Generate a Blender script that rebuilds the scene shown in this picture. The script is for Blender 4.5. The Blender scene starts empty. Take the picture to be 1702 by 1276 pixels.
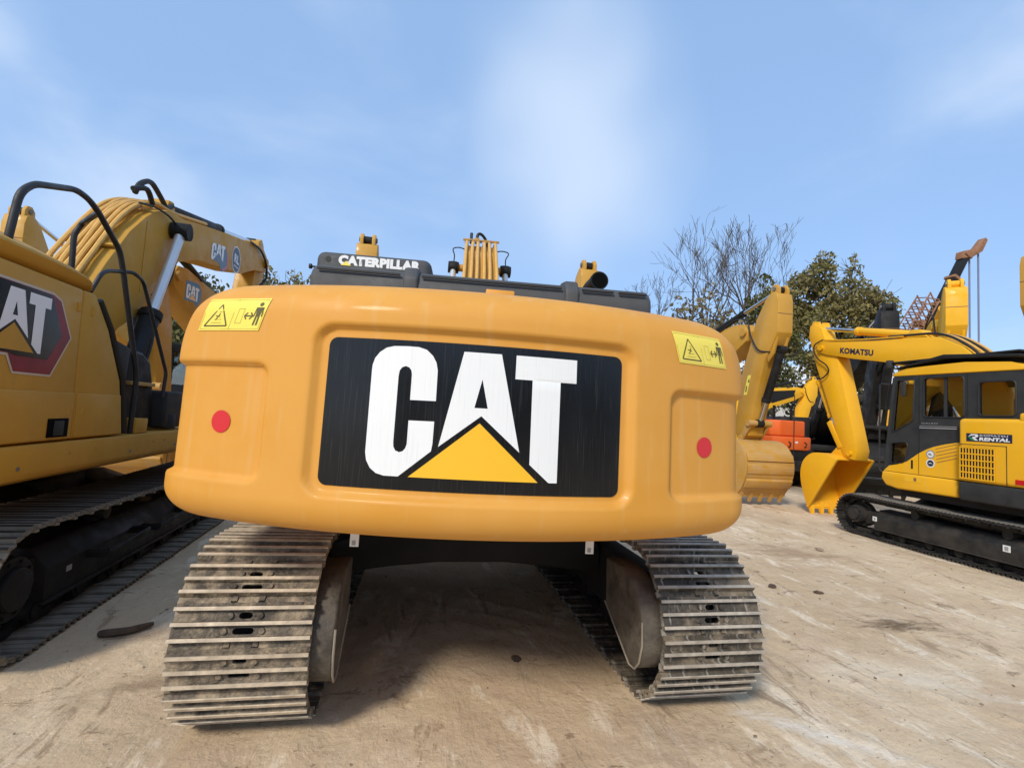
import bpy, bmesh, math, random
from mathutils import Vector, Matrix, noise
from mathutils.geometry import tessellate_polygon
R = math.radians
S = bpy.context.scene
COL = S.collection

# ------------------------------------------------------------------ camera, sky, sun, exposure
cam = bpy.data.cameras.new('camera'); cam_ob = bpy.data.objects.new('camera', cam); COL.objects.link(cam_ob)
cam.sensor_width = 36.0; cam.lens = 36.0 * 800.0 / 1702.0; cam.clip_start = 0.05; cam.clip_end = 2000
def camera_matrix(yaw, pitch, roll, loc):
    f = Vector((math.sin(yaw), math.cos(yaw), 0)); r = Vector((math.cos(yaw), -math.sin(yaw), 0)); u = Vector((0, 0, 1))
    f2 = f * math.cos(pitch) + u * math.sin(pitch); u2 = u * math.cos(pitch) - f * math.sin(pitch)
    r3 = r * math.cos(roll) + u2 * math.sin(roll); u3 = u2 * math.cos(roll) - r * math.sin(roll)
    m = Matrix((r3, u3, -f2)).transposed().to_4x4(); m.translation = loc
    return m
cam_ob.matrix_world = camera_matrix(R(10.66), R(3.88), R(3.33), Vector((-.467, -4.62, 1.612)))
S.camera = cam_ob

SUN_EL, SUN_AZ = R(38), R(219)          # azimuth clockwise from +Y: sun stands behind the camera, to the left
W = bpy.data.worlds.new('World'); S.world = W; W.use_nodes = True
wn, wl = W.node_tree.nodes, W.node_tree.links
wn.clear()
def N(nodes, t, **k):
    n = nodes.new(t)
    for a, b in k.items(): setattr(n, a, b)
    return n
sky = N(wn, 'ShaderNodeTexSky', sky_type='NISHITA', sun_disc=False, sun_elevation=SUN_EL, sun_rotation=SUN_AZ,
        altitude=0, air_density=1.0, dust_density=0.6, ozone_density=3.0)
bg = N(wn, 'ShaderNodeBackground'); bg.inputs['Strength'].default_value = .15
wo = N(wn, 'ShaderNodeOutputWorld')
tc = N(wn, 'ShaderNodeTexCoord')
# thin high cloud: soft noise veils, plus one soft bright puff in front of the camera
mp = N(wn, 'ShaderNodeMapping'); mp.inputs['Scale'].default_value = (1.2, 1.2, 2.2); mp.inputs['Location'].default_value = (.35, 0, .2)
nz = N(wn, 'ShaderNodeTexNoise'); nz.inputs['Scale'].default_value = 1.6; nz.inputs['Detail'].default_value = 6; nz.inputs['Roughness'].default_value = .48; nz.inputs['Distortion'].default_value = .35
rp = N(wn, 'ShaderNodeMapRange'); rp.inputs['From Min'].default_value = .43; rp.inputs['From Max'].default_value = .76; rp.inputs['To Max'].default_value = .62; rp.interpolation_type = 'SMOOTHSTEP'
dist = N(wn, 'ShaderNodeVectorMath', operation='DISTANCE')
nz2 = N(wn, 'ShaderNodeTexNoise'); nz2.inputs['Scale'].default_value = 3.0; nz2.inputs['Detail'].default_value = 2.0
wob = N(wn, 'ShaderNodeVectorMath', operation='MULTIPLY_ADD'); wob.inputs[1].default_value = (.22, .22, .22)
puff = N(wn, 'ShaderNodeMapRange', interpolation_type='SMOOTHSTEP'); puff.inputs['From Min'].default_value = .235; puff.inputs['From Max'].default_value = .01; puff.inputs['To Max'].default_value = .64
sc = N(wn, 'ShaderNodeVectorMath', operation='MULTIPLY'); sc.inputs[1].default_value = (1.0, 1.0, .62)
mx = N(wn, 'ShaderNodeMath', operation='MAXIMUM')
mix = N(wn, 'ShaderNodeMix', data_type='RGBA'); mix.inputs['B'].default_value = (4.0, 4.6, 5.5, 1)
hz = N(wn, 'ShaderNodeMix', data_type='RGBA'); hz.inputs['Factor'].default_value = .72; hz.inputs['B'].default_value = (1.88, 2.98, 4.85, 1)
pd = Vector((.248, .825, .506)).normalized()
dist.inputs[1].default_value = (pd.x + .11, pd.y + .11, pd.z * .62 + .11)
wl.new(tc.outputs['Generated'], mp.inputs['Vector']); wl.new(mp.outputs[0], nz.inputs['Vector']); wl.new(nz.outputs[0], rp.inputs['Value'])
wl.new(tc.outputs['Generated'], sc.inputs[0]); wl.new(tc.outputs['Generated'], nz2.inputs['Vector'])
wl.new(nz2.outputs['Color'], wob.inputs[0]); wl.new(sc.outputs[0], wob.inputs[2]); wl.new(wob.outputs[0], dist.inputs[0])
wl.new(dist.outputs['Value'], puff.inputs['Value']); wl.new(rp.outputs[0], mx.inputs[0]); wl.new(puff.outputs[0], mx.inputs[1])
wl.new(sky.outputs[0], hz.inputs['A']); wl.new(hz.outputs['Result'], mix.inputs['A']); wl.new(mx.outputs[0], mix.inputs['Factor'])
wl.new(mix.outputs['Result'], bg.inputs['Color']); wl.new(bg.outputs[0], wo.inputs['Surface'])

sun = bpy.data.lights.new('sun', 'SUN'); sun.energy = 2.35; sun.angle = R(11); sun.color = (1.0, .93, .82)
sun_ob = bpy.data.objects.new('sun', sun); COL.objects.link(sun_ob)
sd = Vector((math.sin(SUN_AZ) * math.cos(SUN_EL), math.cos(SUN_AZ) * math.cos(SUN_EL), math.sin(SUN_EL)))
sun_ob.rotation_euler = sd.to_track_quat('Z', 'Y').to_euler(); sun_ob.location = sd * 60
S.view_settings.view_transform = 'Standard'; S.view_settings.look = 'None'; S.view_settings.gamma = 1
S.view_settings.exposure = 0.40; S.view_settings.use_curve_mapping = False
S.render.engine = 'CYCLES'

# ------------------------------------------------------------------ materials
def lin(r, g, b):
    f = lambda c: (c / 255 / 12.92) if c / 255 <= .04045 else ((c / 255 + .055) / 1.055) ** 2.4
    return (f(r), f(g), f(b))
def mixc(a, b, t): return tuple(a[i] * (1 - t) + b[i] * t for i in range(3))
MATS = {}
def material(name, col, rough=.5, metal=0., var=.08, vscale=3., dirt=0., dirt_col=(.34, .27, .19), dscale=4., bump=0., bscale=40., coat=0., spec=.5, rnd=0., streak=None, dthr=.5, tint=None, dw=.2):
    m = bpy.data.materials.new(name); m.use_nodes = True; MATS[name] = m
    nt = m.node_tree; n, l = nt.nodes, nt.links
    p = n['Principled BSDF']; p.inputs['Roughness'].default_value = rough; p.inputs['Metallic'].default_value = metal
    p.inputs['Coat Weight'].default_value = coat; p.inputs['Coat Roughness'].default_value = .12; p.inputs['Specular IOR Level'].default_value = spec
    t = N(n, 'ShaderNodeTexCoord')
    a = N(n, 'ShaderNodeTexNoise'); a.inputs['Scale'].default_value = vscale; a.inputs['Detail'].default_value = 6; a.inputs['Roughness'].default_value = .6
    l.new(t.outputs['Object'], a.inputs['Vector'])
    mr = N(n, 'ShaderNodeMapRange'); mr.inputs['From Min'].default_value = .3; mr.inputs['From Max'].default_value = .7
    l.new(a.outputs[0], mr.inputs['Value'])
    c1 = N(n, 'ShaderNodeMix', data_type='RGBA')
    c1.inputs['A'].default_value = (*[min(1, x * (1 - var)) for x in col], 1)
    c1.inputs['B'].default_value = (*(tint or [min(1, x * (1 + var)) for x in col]), 1)
    l.new(mr.outputs[0], c1.inputs['Factor']); out = c1.outputs['Result']
    if rnd:
        oi = N(n, 'ShaderNodeObjectInfo'); hs = N(n, 'ShaderNodeHueSaturation')
        r2 = N(n, 'ShaderNodeMapRange'); r2.inputs['To Min'].default_value = 1 - rnd; r2.inputs['To Max'].default_value = 1 + rnd
        l.new(oi.outputs['Random'], r2.inputs['Value']); l.new(r2.outputs[0], hs.inputs['Value']); l.new(out, hs.inputs['Color']); out = hs.outputs[0]
    if streak:
        sm = N(n, 'ShaderNodeMapping'); sm.inputs['Scale'].default_value = streak[0]; sn = N(n, 'ShaderNodeTexNoise')
        sn.inputs['Scale'].default_value = 1.; sn.inputs['Detail'].default_value = 4; l.new(t.outputs['Object'], sm.inputs['Vector']); l.new(sm.outputs[0], sn.inputs['Vector'])
        sr = N(n, 'ShaderNodeMapRange'); sr.inputs['From Min'].default_value = .56; sr.inputs['From Max'].default_value = .75; sr.inputs['To Max'].default_value = streak[2]
        l.new(sn.outputs[0], sr.inputs['Value']); s3 = N(n, 'ShaderNodeMix', data_type='RGBA'); s3.inputs['B'].default_value = (*streak[1], 1)
        l.new(out, s3.inputs['A']); l.new(sr.outputs[0], s3.inputs['Factor']); out = s3.outputs['Result']
    if dirt:
        d = N(n, 'ShaderNodeTexNoise'); d.inputs['Scale'].default_value = dscale; d.inputs['Detail'].default_value = 8; d.inputs['Roughness'].default_value = .68
        off = N(n, 'ShaderNodeVectorMath', operation='ADD'); l.new(t.outputs['Object'], off.inputs[0])
        if rnd:
            om = N(n, 'ShaderNodeVectorMath', operation='SCALE'); om.inputs['Scale'].default_value = 37.; l.new(oi.outputs['Random'], om.inputs[0]); l.new(om.outputs[0], off.inputs[1])
        l.new(off.outputs[0], d.inputs['Vector'])
        dr = N(n, 'ShaderNodeMapRange'); dr.inputs['From Min'].default_value = dthr - dw * .6; dr.inputs['From Max'].default_value = dthr + dw; dr.inputs['To Max'].default_value = dirt
        l.new(d.outputs[0], dr.inputs['Value']); c2 = N(n, 'ShaderNodeMix', data_type='RGBA'); c2.inputs['B'].default_value = (*dirt_col, 1)
        l.new(out, c2.inputs['A']); l.new(dr.outputs[0], c2.inputs['Factor']); out = c2.outputs['Result']
        rr = N(n, 'ShaderNodeMapRange'); rr.inputs['To Min'].default_value = rough; rr.inputs['To Max'].default_value = .95; rr.inputs['From Max'].default_value = max(dirt, .01)
        l.new(dr.outputs[0], rr.inputs['Value']); l.new(rr.outputs[0], p.inputs['Roughness'])
        if metal:
            rm = N(n, 'ShaderNodeMapRange'); rm.inputs['To Min'].default_value = metal; rm.inputs['To Max'].default_value = 0.; rm.inputs['From Max'].default_value = max(dirt, .01)
            l.new(dr.outputs[0], rm.inputs['Value']); l.new(rm.outputs[0], p.inputs['Metallic'])
    l.new(out, p.inputs['Base Color'])
    if bump:
        b = N(n, 'ShaderNodeTexNoise'); b.inputs['Scale'].default_value = bscale; b.inputs['Detail'].default_value = 5
        bp = N(n, 'ShaderNodeBump'); bp.inputs['Strength'].default_value = bump; bp.inputs['Distance'].default_value = .02
        l.new(t.outputs['Object'], b.inputs['Vector']); l.new(b.outputs[0], bp.inputs['Height']); l.new(bp.outputs[0], p.inputs['Normal'])
    return m
DUST = (.36, .29, .21)
material('orange_yellow_paint', (.66, .298, .036), .48, var=.05, vscale=1.6, dirt=.22, dirt_col=(.62, .40, .16), dscale=3.2, bump=.03, bscale=7, coat=.07, spec=.4, streak=((22, 22, 1.6), (.66, .42, .17), .34))
material('yellow_paint', (.54, .275, .022), .42, var=.06, vscale=2., dirt=.14, dirt_col=(.50, .36, .18), dscale=2.5, bump=.02, bscale=14, coat=.12)
material('golden_paint', (.84, .425, .008), .40, var=.04, vscale=2., dirt=.08, dirt_col=(.60, .38, .12), dscale=3., bump=.015, bscale=14, coat=.08, spec=.35, streak=((18, 18, 1.4), (.74, .44, .08), .3))
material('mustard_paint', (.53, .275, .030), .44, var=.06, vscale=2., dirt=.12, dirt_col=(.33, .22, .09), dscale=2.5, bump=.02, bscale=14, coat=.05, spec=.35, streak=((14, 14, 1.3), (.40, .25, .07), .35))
material('hose_yellow', (.66, .37, .08), .5, var=.10, vscale=14)
material('worn_yellow', (.52, .27, .035), .5, var=.12, vscale=3., dirt=.7, dirt_col=(.42, .29, .16), dscale=6., bump=.08, bscale=30, dthr=.50, streak=((2, 6, 40), (.56, .42, .25), .6))
material('black_plastic', (.026, .027, .027), .55, var=.15, vscale=5, dirt=.16, dirt_col=(.10, .09, .075), dscale=5, bump=.02, bscale=60, spec=.3)
material('hood_plastic', (.058, .060, .062), .50, var=.12, vscale=6, dirt=.22, dirt_col=(.12, .115, .11), dscale=6, bump=.03, bscale=120)
material('black_paint', (.010, .010, .010), .45, var=.2, vscale=4, dirt=.18, dirt_col=(.06, .05, .04), dscale=4, spec=.28)
material('dusty_black', (.014, .014, .014), .6, var=.2, vscale=4, dirt=.42, dirt_col=(.13, .105, .078), dscale=3.2, dthr=.52, spec=.3)
material('rail_black', (.016, .016, .017), .28, var=.1, dirt=.05)
material('rubber', (.012, .012, .012), .6, var=.15)
material('hollow_black', (.003, .003, .003), .95, var=.1, spec=.1)  # near-black for flat pieces that stand for hollows
material('chrome', (.62, .63, .65), .16, metal=1., var=.04)
material('bright_rod', (.66, .67, .68), .34, metal=.55, var=.05)
material('steel', (.20, .19, .18), .42, metal=.7, var=.2, vscale=10, dirt=.4, dscale=8)
material('panel_black', (.006, .006, .0065), .20, var=.2, streak=((240, 1, 5), (.05, .048, .046), .45), bump=.004, bscale=30, spec=.42)
material('decal_white', (.80, .80, .78), .38, var=.02, streak=((230, 1, 4), (.62, .61, .58), .5))
material('decal_yellow', (.86, .47, .022), .38, var=.02)
material('sticker_yellow', (.86, .70, .10), .45, var=.02)
material('sticker_line', (.10, .085, .02), .5, var=.02)
material('sticker_thin', (.50, .41, .07), .5, var=.02)
material('dot_red', (.62, .018, .022), .42, var=.02)
material('badge_red', (.22, .010, .022), .35, var=.25, vscale=4)
material('badge_pink', (.45, .05, .10), .35, var=.1)
material('badge_outline', (.55, .47, .36), .4, var=.02)
material('navy', (.012, .018, .05), .4, var=.05)
material('white', (.75, .75, .73), .5, var=.03)
material('grey_mark', (.30, .30, .30), .5, var=.05)
material('green_mark', (.02, .30, .08), .5, var=.05)
material('red_light', (.55, .012, .015), .25, var=.05, coat=.4)
material('orange_paint', (.80, .125, .012), .42, var=.05, vscale=3, dirt=.1, dirt_col=(.55, .25, .12))
material('shoe_steel', (.115, .092, .068), .62, metal=0., spec=.3, var=.6, vscale=8, dirt=.85, dirt_col=(.42, .325, .215), dscale=9, bump=.6, bscale=60, rnd=.30, dthr=.51, dw=.11, streak=((9, 30, 9), (.20, .155, .075), .5))
material('shoe_edge', (.56, .46, .335), .5, metal=.1, spec=.35, var=.3, vscale=20, dirt=.5, dirt_col=(.45, .36, .26), dscale=16, bump=.12, bscale=90, rnd=.10)
material('shoe_dark', (.085, .070, .052), .5, metal=0., spec=.35, var=.45, vscale=8, dirt=.7, dirt_col=(.30, .235, .16), dscale=6, bump=.4, bscale=70, rnd=.25, dthr=.53, dw=.09, streak=((38, 7, 7), (.60, .55, .47), .75))
material('shoe_dark_edge', (.42, .37, .30), .42, metal=.1, spec=.4, var=.3, vscale=20, dirt=.4, dirt_col=(.46, .41, .34), dscale=14, bump=.1, bscale=90, rnd=.12)
material('shoe_grey', (.25, .225, .18), .7, var=.25, vscale=8, dirt=.5, dirt_col=(.15, .125, .095), dscale=5, rnd=.12, spec=.2)
material('shoe_black', (.022, .021, .020), .52, metal=.05, spec=.3, var=.3, vscale=10, dirt=.32, dirt_col=(.11, .095, .075), dscale=6, bump=.12, bscale=70, rnd=.15)
material('shoe_inner', (.20, .185, .165), .7, metal=.1, var=.2, vscale=8, dirt=.5, dirt_col=(.33, .275, .21), dscale=5, rnd=.1)
material('guard_brown', (.060, .050, .038), .60, var=.25, vscale=5, dirt=.65, dirt_col=(.20, .165, .12), dscale=9, bump=.25, bscale=55, dthr=.5)
material('guard_rim', (.30, .26, .2), .55, metal=.3, var=.2, dirt=.3)
material('hull_black', (.012, .011, .010), .7, var=.2, dirt=.3, dirt_col=(.05, .042, .033))
material('bark', (.085, .066, .052), .9, var=.3, vscale=6)
material('twig', (.085, .068, .058), .9, var=.25, vscale=2)
material('roof_white', (.72, .72, .70), .6, var=.05, dirt=.15)
material('wall_pale', (.56, .54, .50), .8, var=.08, dirt=.2)
material('steel_grey', (.28, .29, .30), .6, var=.1, dirt=.2)
material('teal', (.05, .34, .33), .5, var=.1)
material('rust', (.24, .105, .05), .7, var=.35, vscale=5, dirt=.4, dirt_col=(.42, .24, .12))
material('cable_blue', (.17, .19, .27), .5, var=.1)
material('wood', (.085, .058, .038), .85, var=.35, vscale=20, bump=.3, bscale=50)
material('clod', (.30, .235, .165), .95, var=.25, vscale=18, bump=.4, bscale=40)
material('grit_earth', (.26, .19, .125), .95, var=.5, vscale=3)
material('seat_cloth', (.02, .02, .022), .9, var=.1)
def leaf_material(name, a, b):
    m = material(name, a, .55, var=.1, vscale=.5, tint=b, spec=.3)
    n, l = m.node_tree.nodes, m.node_tree.links; p = n['Principled BSDF']
    geo = N(n, 'ShaderNodeNewGeometry'); hs = N(n, 'ShaderNodeHueSaturation'); mr = N(n, 'ShaderNodeMapRange'); mr.inputs['To Min'].default_value = .6; mr.inputs['To Max'].default_value = 1.45
    l.new(geo.outputs['Random Per Island'], mr.inputs['Value']); l.new(mr.outputs[0], hs.inputs['Value'])
    src = p.inputs['Base Color'].links[0].from_socket; l.new(src, hs.inputs['Color']); l.new(hs.outputs[0], p.inputs['Base Color'])
    p.inputs['Transmission Weight'].default_value = 0
    tr = N(n, 'ShaderNodeBsdfTranslucent'); ms = N(n, 'ShaderNodeMixShader'); ms.inputs[0].default_value = .22
    l.new(hs.outputs[0], tr.inputs['Color']); l.new(p.outputs[0], ms.inputs[1]); l.new(tr.outputs[0], ms.inputs[2]); l.new(ms.outputs[0], n['Material Output'].inputs['Surface'])
leaf_material('leaf_green', (.085, .10, .030), (.14, .13, .045))
leaf_material('leaf_olive', (.15, .145, .045), (.25, .20, .075))
leaf_material('leaf_dry', (.16, .135, .06), (.22, .18, .10))
def glass(name, tint, rough=.03):
    m = bpy.data.materials.new(name); m.use_nodes = True; MATS[name] = m
    n, l = m.node_tree.nodes, m.node_tree.links; n.clear()
    g = N(n, 'ShaderNodeBsdfGlossy'); g.inputs['Roughness'].default_value = rough; g.inputs['Color'].default_value = (.9, .95, .95, 1)
    t = N(n, 'ShaderNodeBsdfTransparent'); t.inputs['Color'].default_value = (*tint, 1)
    fr = N(n, 'ShaderNodeFresnel'); fr.inputs['IOR'].default_value = 1.5
    ad = N(n, 'ShaderNodeMath', operation='ADD'); ad.inputs[1].default_value = .06
    ms = N(n, 'ShaderNodeMixShader'); o = N(n, 'ShaderNodeOutputMaterial')
    l.new(fr.outputs[0], ad.inputs[0]); l.new(ad.outputs[0], ms.inputs[0]); l.new(t.outputs[0], ms.inputs[1]); l.new(g.outputs[0], ms.inputs[2]); l.new(ms.outputs[0], o.inputs['Surface'])
glass('cab_glass', (.94, .96, .94))

# ------------------------------------------------------------------ mesh helpers
def smooth_path(pts, k=5):
    P = [Vector(p) for p in pts]; out = []
    for i in range(len(P) - 1):
        a, b, c, d = P[max(i - 1, 0)], P[i], P[i + 1], P[min(i + 2, len(P) - 1)]
        for j in range(k):
            t = j / k; out.append(.5 * ((2 * b) + (c - a) * t + (2 * a - 5 * b + 4 * c - d) * t * t + (3 * b - a - 3 * c + d) * t ** 3))
    return out + [P[-1]]
def round_path(pts, rad, k=5):
    P = [Vector(p) for p in pts]; out = [P[0]]
    for i in range(1, len(P) - 1):
        a, b, c = P[i - 1], P[i], P[i + 1]; d1, d2 = (a - b), (c - b)
        r = min(rad, d1.length * .45, d2.length * .45); s, e = b + d1.normalized() * r, b + d2.normalized() * r
        for j in range(k + 1):
            t = j / k; out.append(s * (1 - t) ** 2 + b * 2 * t * (1 - t) + e * t * t)
    return out + [P[-1]]
class MB:
    def __init__(s, M=None): s.v, s.f, s.m, s.M = [], [], [], M
    def add(s, vs, fs, mi=0):
        o = len(s.v); s.v += [Vector(v) for v in vs]; s.f += [[i + o for i in f] for f in fs]; s.m += [mi] * len(fs); return s
    def box(s, lo, hi, mi=0):
        (a, b, c), (d, e, f) = lo, hi
        return s.add([(a, b, c), (d, b, c), (d, e, c), (a, e, c), (a, b, f), (d, b, f), (d, e, f), (a, e, f)], [(0, 3, 2, 1), (4, 5, 6, 7), (0, 1, 5, 4), (1, 2, 6, 5), (2, 3, 7, 6), (3, 0, 4, 7)], mi)
    def obox(s, c, size, rot, mi=0):
        x, y, z = [q / 2 for q in size]; T = Matrix.Translation(c) @ rot.to_4x4()
        vs = [T @ Vector(p) for p in ((-x, -y, -z), (x, -y, -z), (x, y, -z), (-x, y, -z), (-x, -y, z), (x, -y, z), (x, y, z), (-x, y, z))]
        return s.add(vs, [(0, 3, 2, 1), (4, 5, 6, 7), (0, 1, 5, 4), (1, 2, 6, 5), (2, 3, 7, 6), (3, 0, 4, 7)], mi)
    def prism(s, prof, axis, a0, a1, mi=0):
        def pt(p, a): return {'X': (a, p[0], p[1]), 'Y': (p[0], a, p[1]), 'Z': (p[0], p[1], a)}[axis]
        area = sum(prof[i][0] * prof[(i + 1) % len(prof)][1] - prof[(i + 1) % len(prof)][0] * prof[i][1] for i in range(len(prof)))
        pr = list(prof) if area > 0 else list(prof)[::-1]
        if axis == 'Y': pr = pr[::-1]
        n = len(pr); vs = [pt(p, min(a0, a1)) for p in pr] + [pt(p, max(a0, a1)) for p in pr]
        fs = [list(range(n))[::-1], list(range(n, 2 * n))] + [(i, (i + 1) % n, n + (i + 1) % n, n + i) for i in range(n)]
        return s.add(vs, fs, mi)
    def plate(s, outer, holes, axis, a0, a1, mi=0):
        pts, tris = flat_poly(outer, holes); n0 = len(pts); fs = []
        def pt(p, a): return {'X': (a, p[0], p[1]), 'Y': (p[0], a, p[1]), 'Z': (p[0], p[1], a)}[axis]
        for t in tris: fs += [t, tuple(i + n0 for i in t[::-1])]
        k0 = 0
        for L in [outer, *holes]:
            k = len(L); fs += [(k0 + i, k0 + i + n0, k0 + (i + 1) % k + n0, k0 + (i + 1) % k) for i in range(k)]; k0 += k
        return s.add([pt(p, a0) for p in pts] + [pt(p, a1) for p in pts], fs, mi)
    def loft(s, rings, mi=0):
        n = len(rings[0]); vs = [v for r_ in rings for v in r_]
        fs = [(k * n + i, k * n + (i + 1) % n, (k + 1) * n + (i + 1) % n, (k + 1) * n + i) for k in range(len(rings) - 1) for i in range(n)]
        return s.add(vs, fs + [list(range(n))[::-1], [(len(rings) - 1) * n + i for i in range(n)]], mi)
    def cyl(s, p0, p1, r, r2=None, n=14, mi=0):
        p0, p1 = Vector(p0), Vector(p1); r2 = r if r2 is None else r2; d = (p1 - p0).normalized()
        a = d.orthogonal().normalized(); b = d.cross(a); vs = []
        for c, q in ((p0, r), (p1, r2)):
            for i in range(n):
                t = 2 * math.pi * i / n; vs.append(c + (a * math.cos(t) + b * math.sin(t)) * q)
        return s.add(vs, [list(range(n))[::-1], list(range(n, 2 * n))] + [(i, (i + 1) % n, n + (i + 1) % n, n + i) for i in range(n)], mi)
    def tube(s, path, r, n=8, mi=0):
        P = [Vector(p) for p in path]; vs, fs = [], []; a = None
        for i, p in enumerate(P):
            d = (P[min(i + 1, len(P) - 1)] - P[max(i - 1, 0)])
            d = d.normalized() if d.length > 1e-9 else Vector((0, 0, 1))
            a = d.orthogonal().normalized() if a is None else (a - d * a.dot(d)).normalized()
            b = d.cross(a); q = r[i] if isinstance(r, (list, tuple)) else r
            vs += [p + (a * math.cos(2 * math.pi * j / n) + b * math.sin(2 * math.pi * j / n)) * q for j in range(n)]
        for i in range(len(P) - 1):
            for j in range(n): fs.append((i * n + j, i * n + (j + 1) % n, (i + 1) * n + (j + 1) % n, (i + 1) * n + j))
        fs.append(list(range(n))[::-1]); fs.append([(len(P) - 1) * n + j for j in range(n)])
        return s.add(vs, fs, mi)
    def mesh(s, name, mats, bevel=0, seg=2, angle=40, weld=False):
        me = bpy.data.meshes.new(name); M = s.M
        me.from_pydata([tuple(M @ v) if M else tuple(v) for v in s.v], [], s.f)
        for i, q in enumerate(me.polygons): q.material_index = s.m[i]
        for k in ([mats] if isinstance(mats, str) else mats): me.materials.append(MATS[k])
        if bevel or weld:
            bm = bmesh.new(); bm.from_mesh(me)
            if weld: bmesh.ops.remove_doubles(bm, verts=bm.verts, dist=1e-5)
            if bevel:
                es = [e for e in bm.edges if len(e.link_faces) == 2 and e.calc_face_angle(0) > R(28)]
                bmesh.ops.bevel(bm, geom=es, offset=bevel, segments=seg, profile=.5, affect='EDGES', clamp_overlap=True)
            bm.to_mesh(me); bm.free()
        me.polygons.foreach_set('use_smooth', [True] * len(me.polygons)); me.set_sharp_from_angle(angle=R(angle)); me.update()
        return me
    def build(s, name, mats, parent=None, **k):
        o = bpy.data.objects.new(name, s.mesh(name, mats, **k)); COL.objects.link(o); o.parent = parent; return o
def tag(o, label, cat, group=None):
    o['label'] = label; o['category'] = cat
    if group: o['group'] = group
    return o
def thing(name, label, cat, loc=(0, 0, 0), rz=0., group=None, scale=1.):
    o = bpy.data.objects.new(name, None); COL.objects.link(o); o.location = loc; o.rotation_euler = (0, 0, rz); o.scale = (scale,) * 3
    return tag(o, label, cat, group)
def inst(o, parent, M):
    c = o.copy(); COL.objects.link(c); c.parent = parent; c.matrix_local = M; return c
def flat_poly(outer, holes=(), split=0):
    """tessellate a 2D polygon with holes -> (points, triangles), each triangle split 4^n"""
    loops = [[Vector((p[0], p[1], 0)) for p in L] for L in [outer, *holes]]
    pts = [p for L in loops for p in L]; tris = [tuple(t) for t in tessellate_polygon(loops)]
    pts = [(p.x, p.y) for p in pts]
    for _ in range(split):
        mid, nt = {}, []
        def m(a, b):
            k = (min(a, b), max(a, b))
            if k not in mid: pts.append(((pts[a][0] + pts[b][0]) / 2, (pts[a][1] + pts[b][1]) / 2)); mid[k] = len(pts) - 1
            return mid[k]
        for a, b, c in tris:
            x, y, z = m(a, b), m(b, c), m(c, a); nt += [(a, x, z), (x, b, y), (z, y, c), (x, y, z)]
        tris = nt
    return pts, tris
def sheet(outer, fn, holes=(), split=0, flip=None, mb=None, mi=0):
    """a decal: 2D polygon laid on a surface fn(u, v)->point, wound so that it faces along flip"""
    pts, tris = flat_poly(outer, holes, split); vs = [Vector(fn(*p)) for p in pts]; fs = []
    for t in tris:
        nrm = (vs[t[1]] - vs[t[0]]).cross(vs[t[2]] - vs[t[0]])
        fs.append(t if flip is None or nrm.dot(Vector(flip)) > 0 else t[::-1])
    return (mb or MB()).add(vs, fs, mi)
def rrect(u0, v0, u1, v1, r, k=5):
    out = []
    for cx, cy, a in ((u1 - r, v1 - r, 0), (u0 + r, v1 - r, 90), (u0 + r, v0 + r, 180), (u1 - r, v0 + r, 270)):
        for j in range(k + 1): t = R(a + 90 * j / k); out.append((cx + r * math.cos(t), cy + r * math.sin(t)))
    return out
def disc(u, v, r, k=28, sy=1.): return [(u + r * math.cos(2 * math.pi * i / k), v + r * sy * math.sin(2 * math.pi * i / k)) for i in range(k)]
def bar2(u0, v0, u1, v1, w):
    d = Vector((u1 - u0, v1 - v0)).normalized() * (w / 2); nx, ny = -d.y, d.x
    return [(u0 + nx, v0 + ny), (u0 - nx, v0 - ny), (u1 - nx, v1 - ny), (u1 + nx, v1 + ny)]
def text_sheet(txt, fn, flip, u0, v0, width, height, mb, mi=0, bold=.03, shear=0., split=1):
    cu = bpy.data.curves.new('lettering', 'FONT'); cu.body = txt; cu.size = 1; cu.offset = bold; cu.shear = shear; cu.space_character = 1.06; cu.resolution_u = 3
    ob = bpy.data.objects.new('lettering', cu); COL.objects.link(ob)
    dg = bpy.context.evaluated_depsgraph_get(); me = bpy.data.meshes.new_from_object(ob.evaluated_get(dg))
    bm = bmesh.new(); bm.from_mesh(me); bmesh.ops.triangulate(bm, faces=bm.faces)
    vs = [v.co.copy() for v in bm.verts]; fs = [[v.index for v in f.verts] for f in bm.faces]; bm.free()
    bpy.data.objects.remove(ob); bpy.data.curves.remove(cu); bpy.data.meshes.remove(me)
    x0, x1 = min(v.x for v in vs), max(v.x for v in vs); y0, y1 = min(v.y for v in vs), max(v.y for v in vs)
    P = [Vector(fn(u0 + (v.x - x0) / (x1 - x0) * width, v0 + (v.y - y0) / (y1 - y0) * height)) for v in vs]
    out = []
    for f in fs:
        nrm = (P[f[1]] - P[f[0]]).cross(P[f[2]] - P[f[0]]); out.append(f if nrm.dot(Vector(flip)) > 0 else f[::-1])
    mb.add(P, out, mi)

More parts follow.
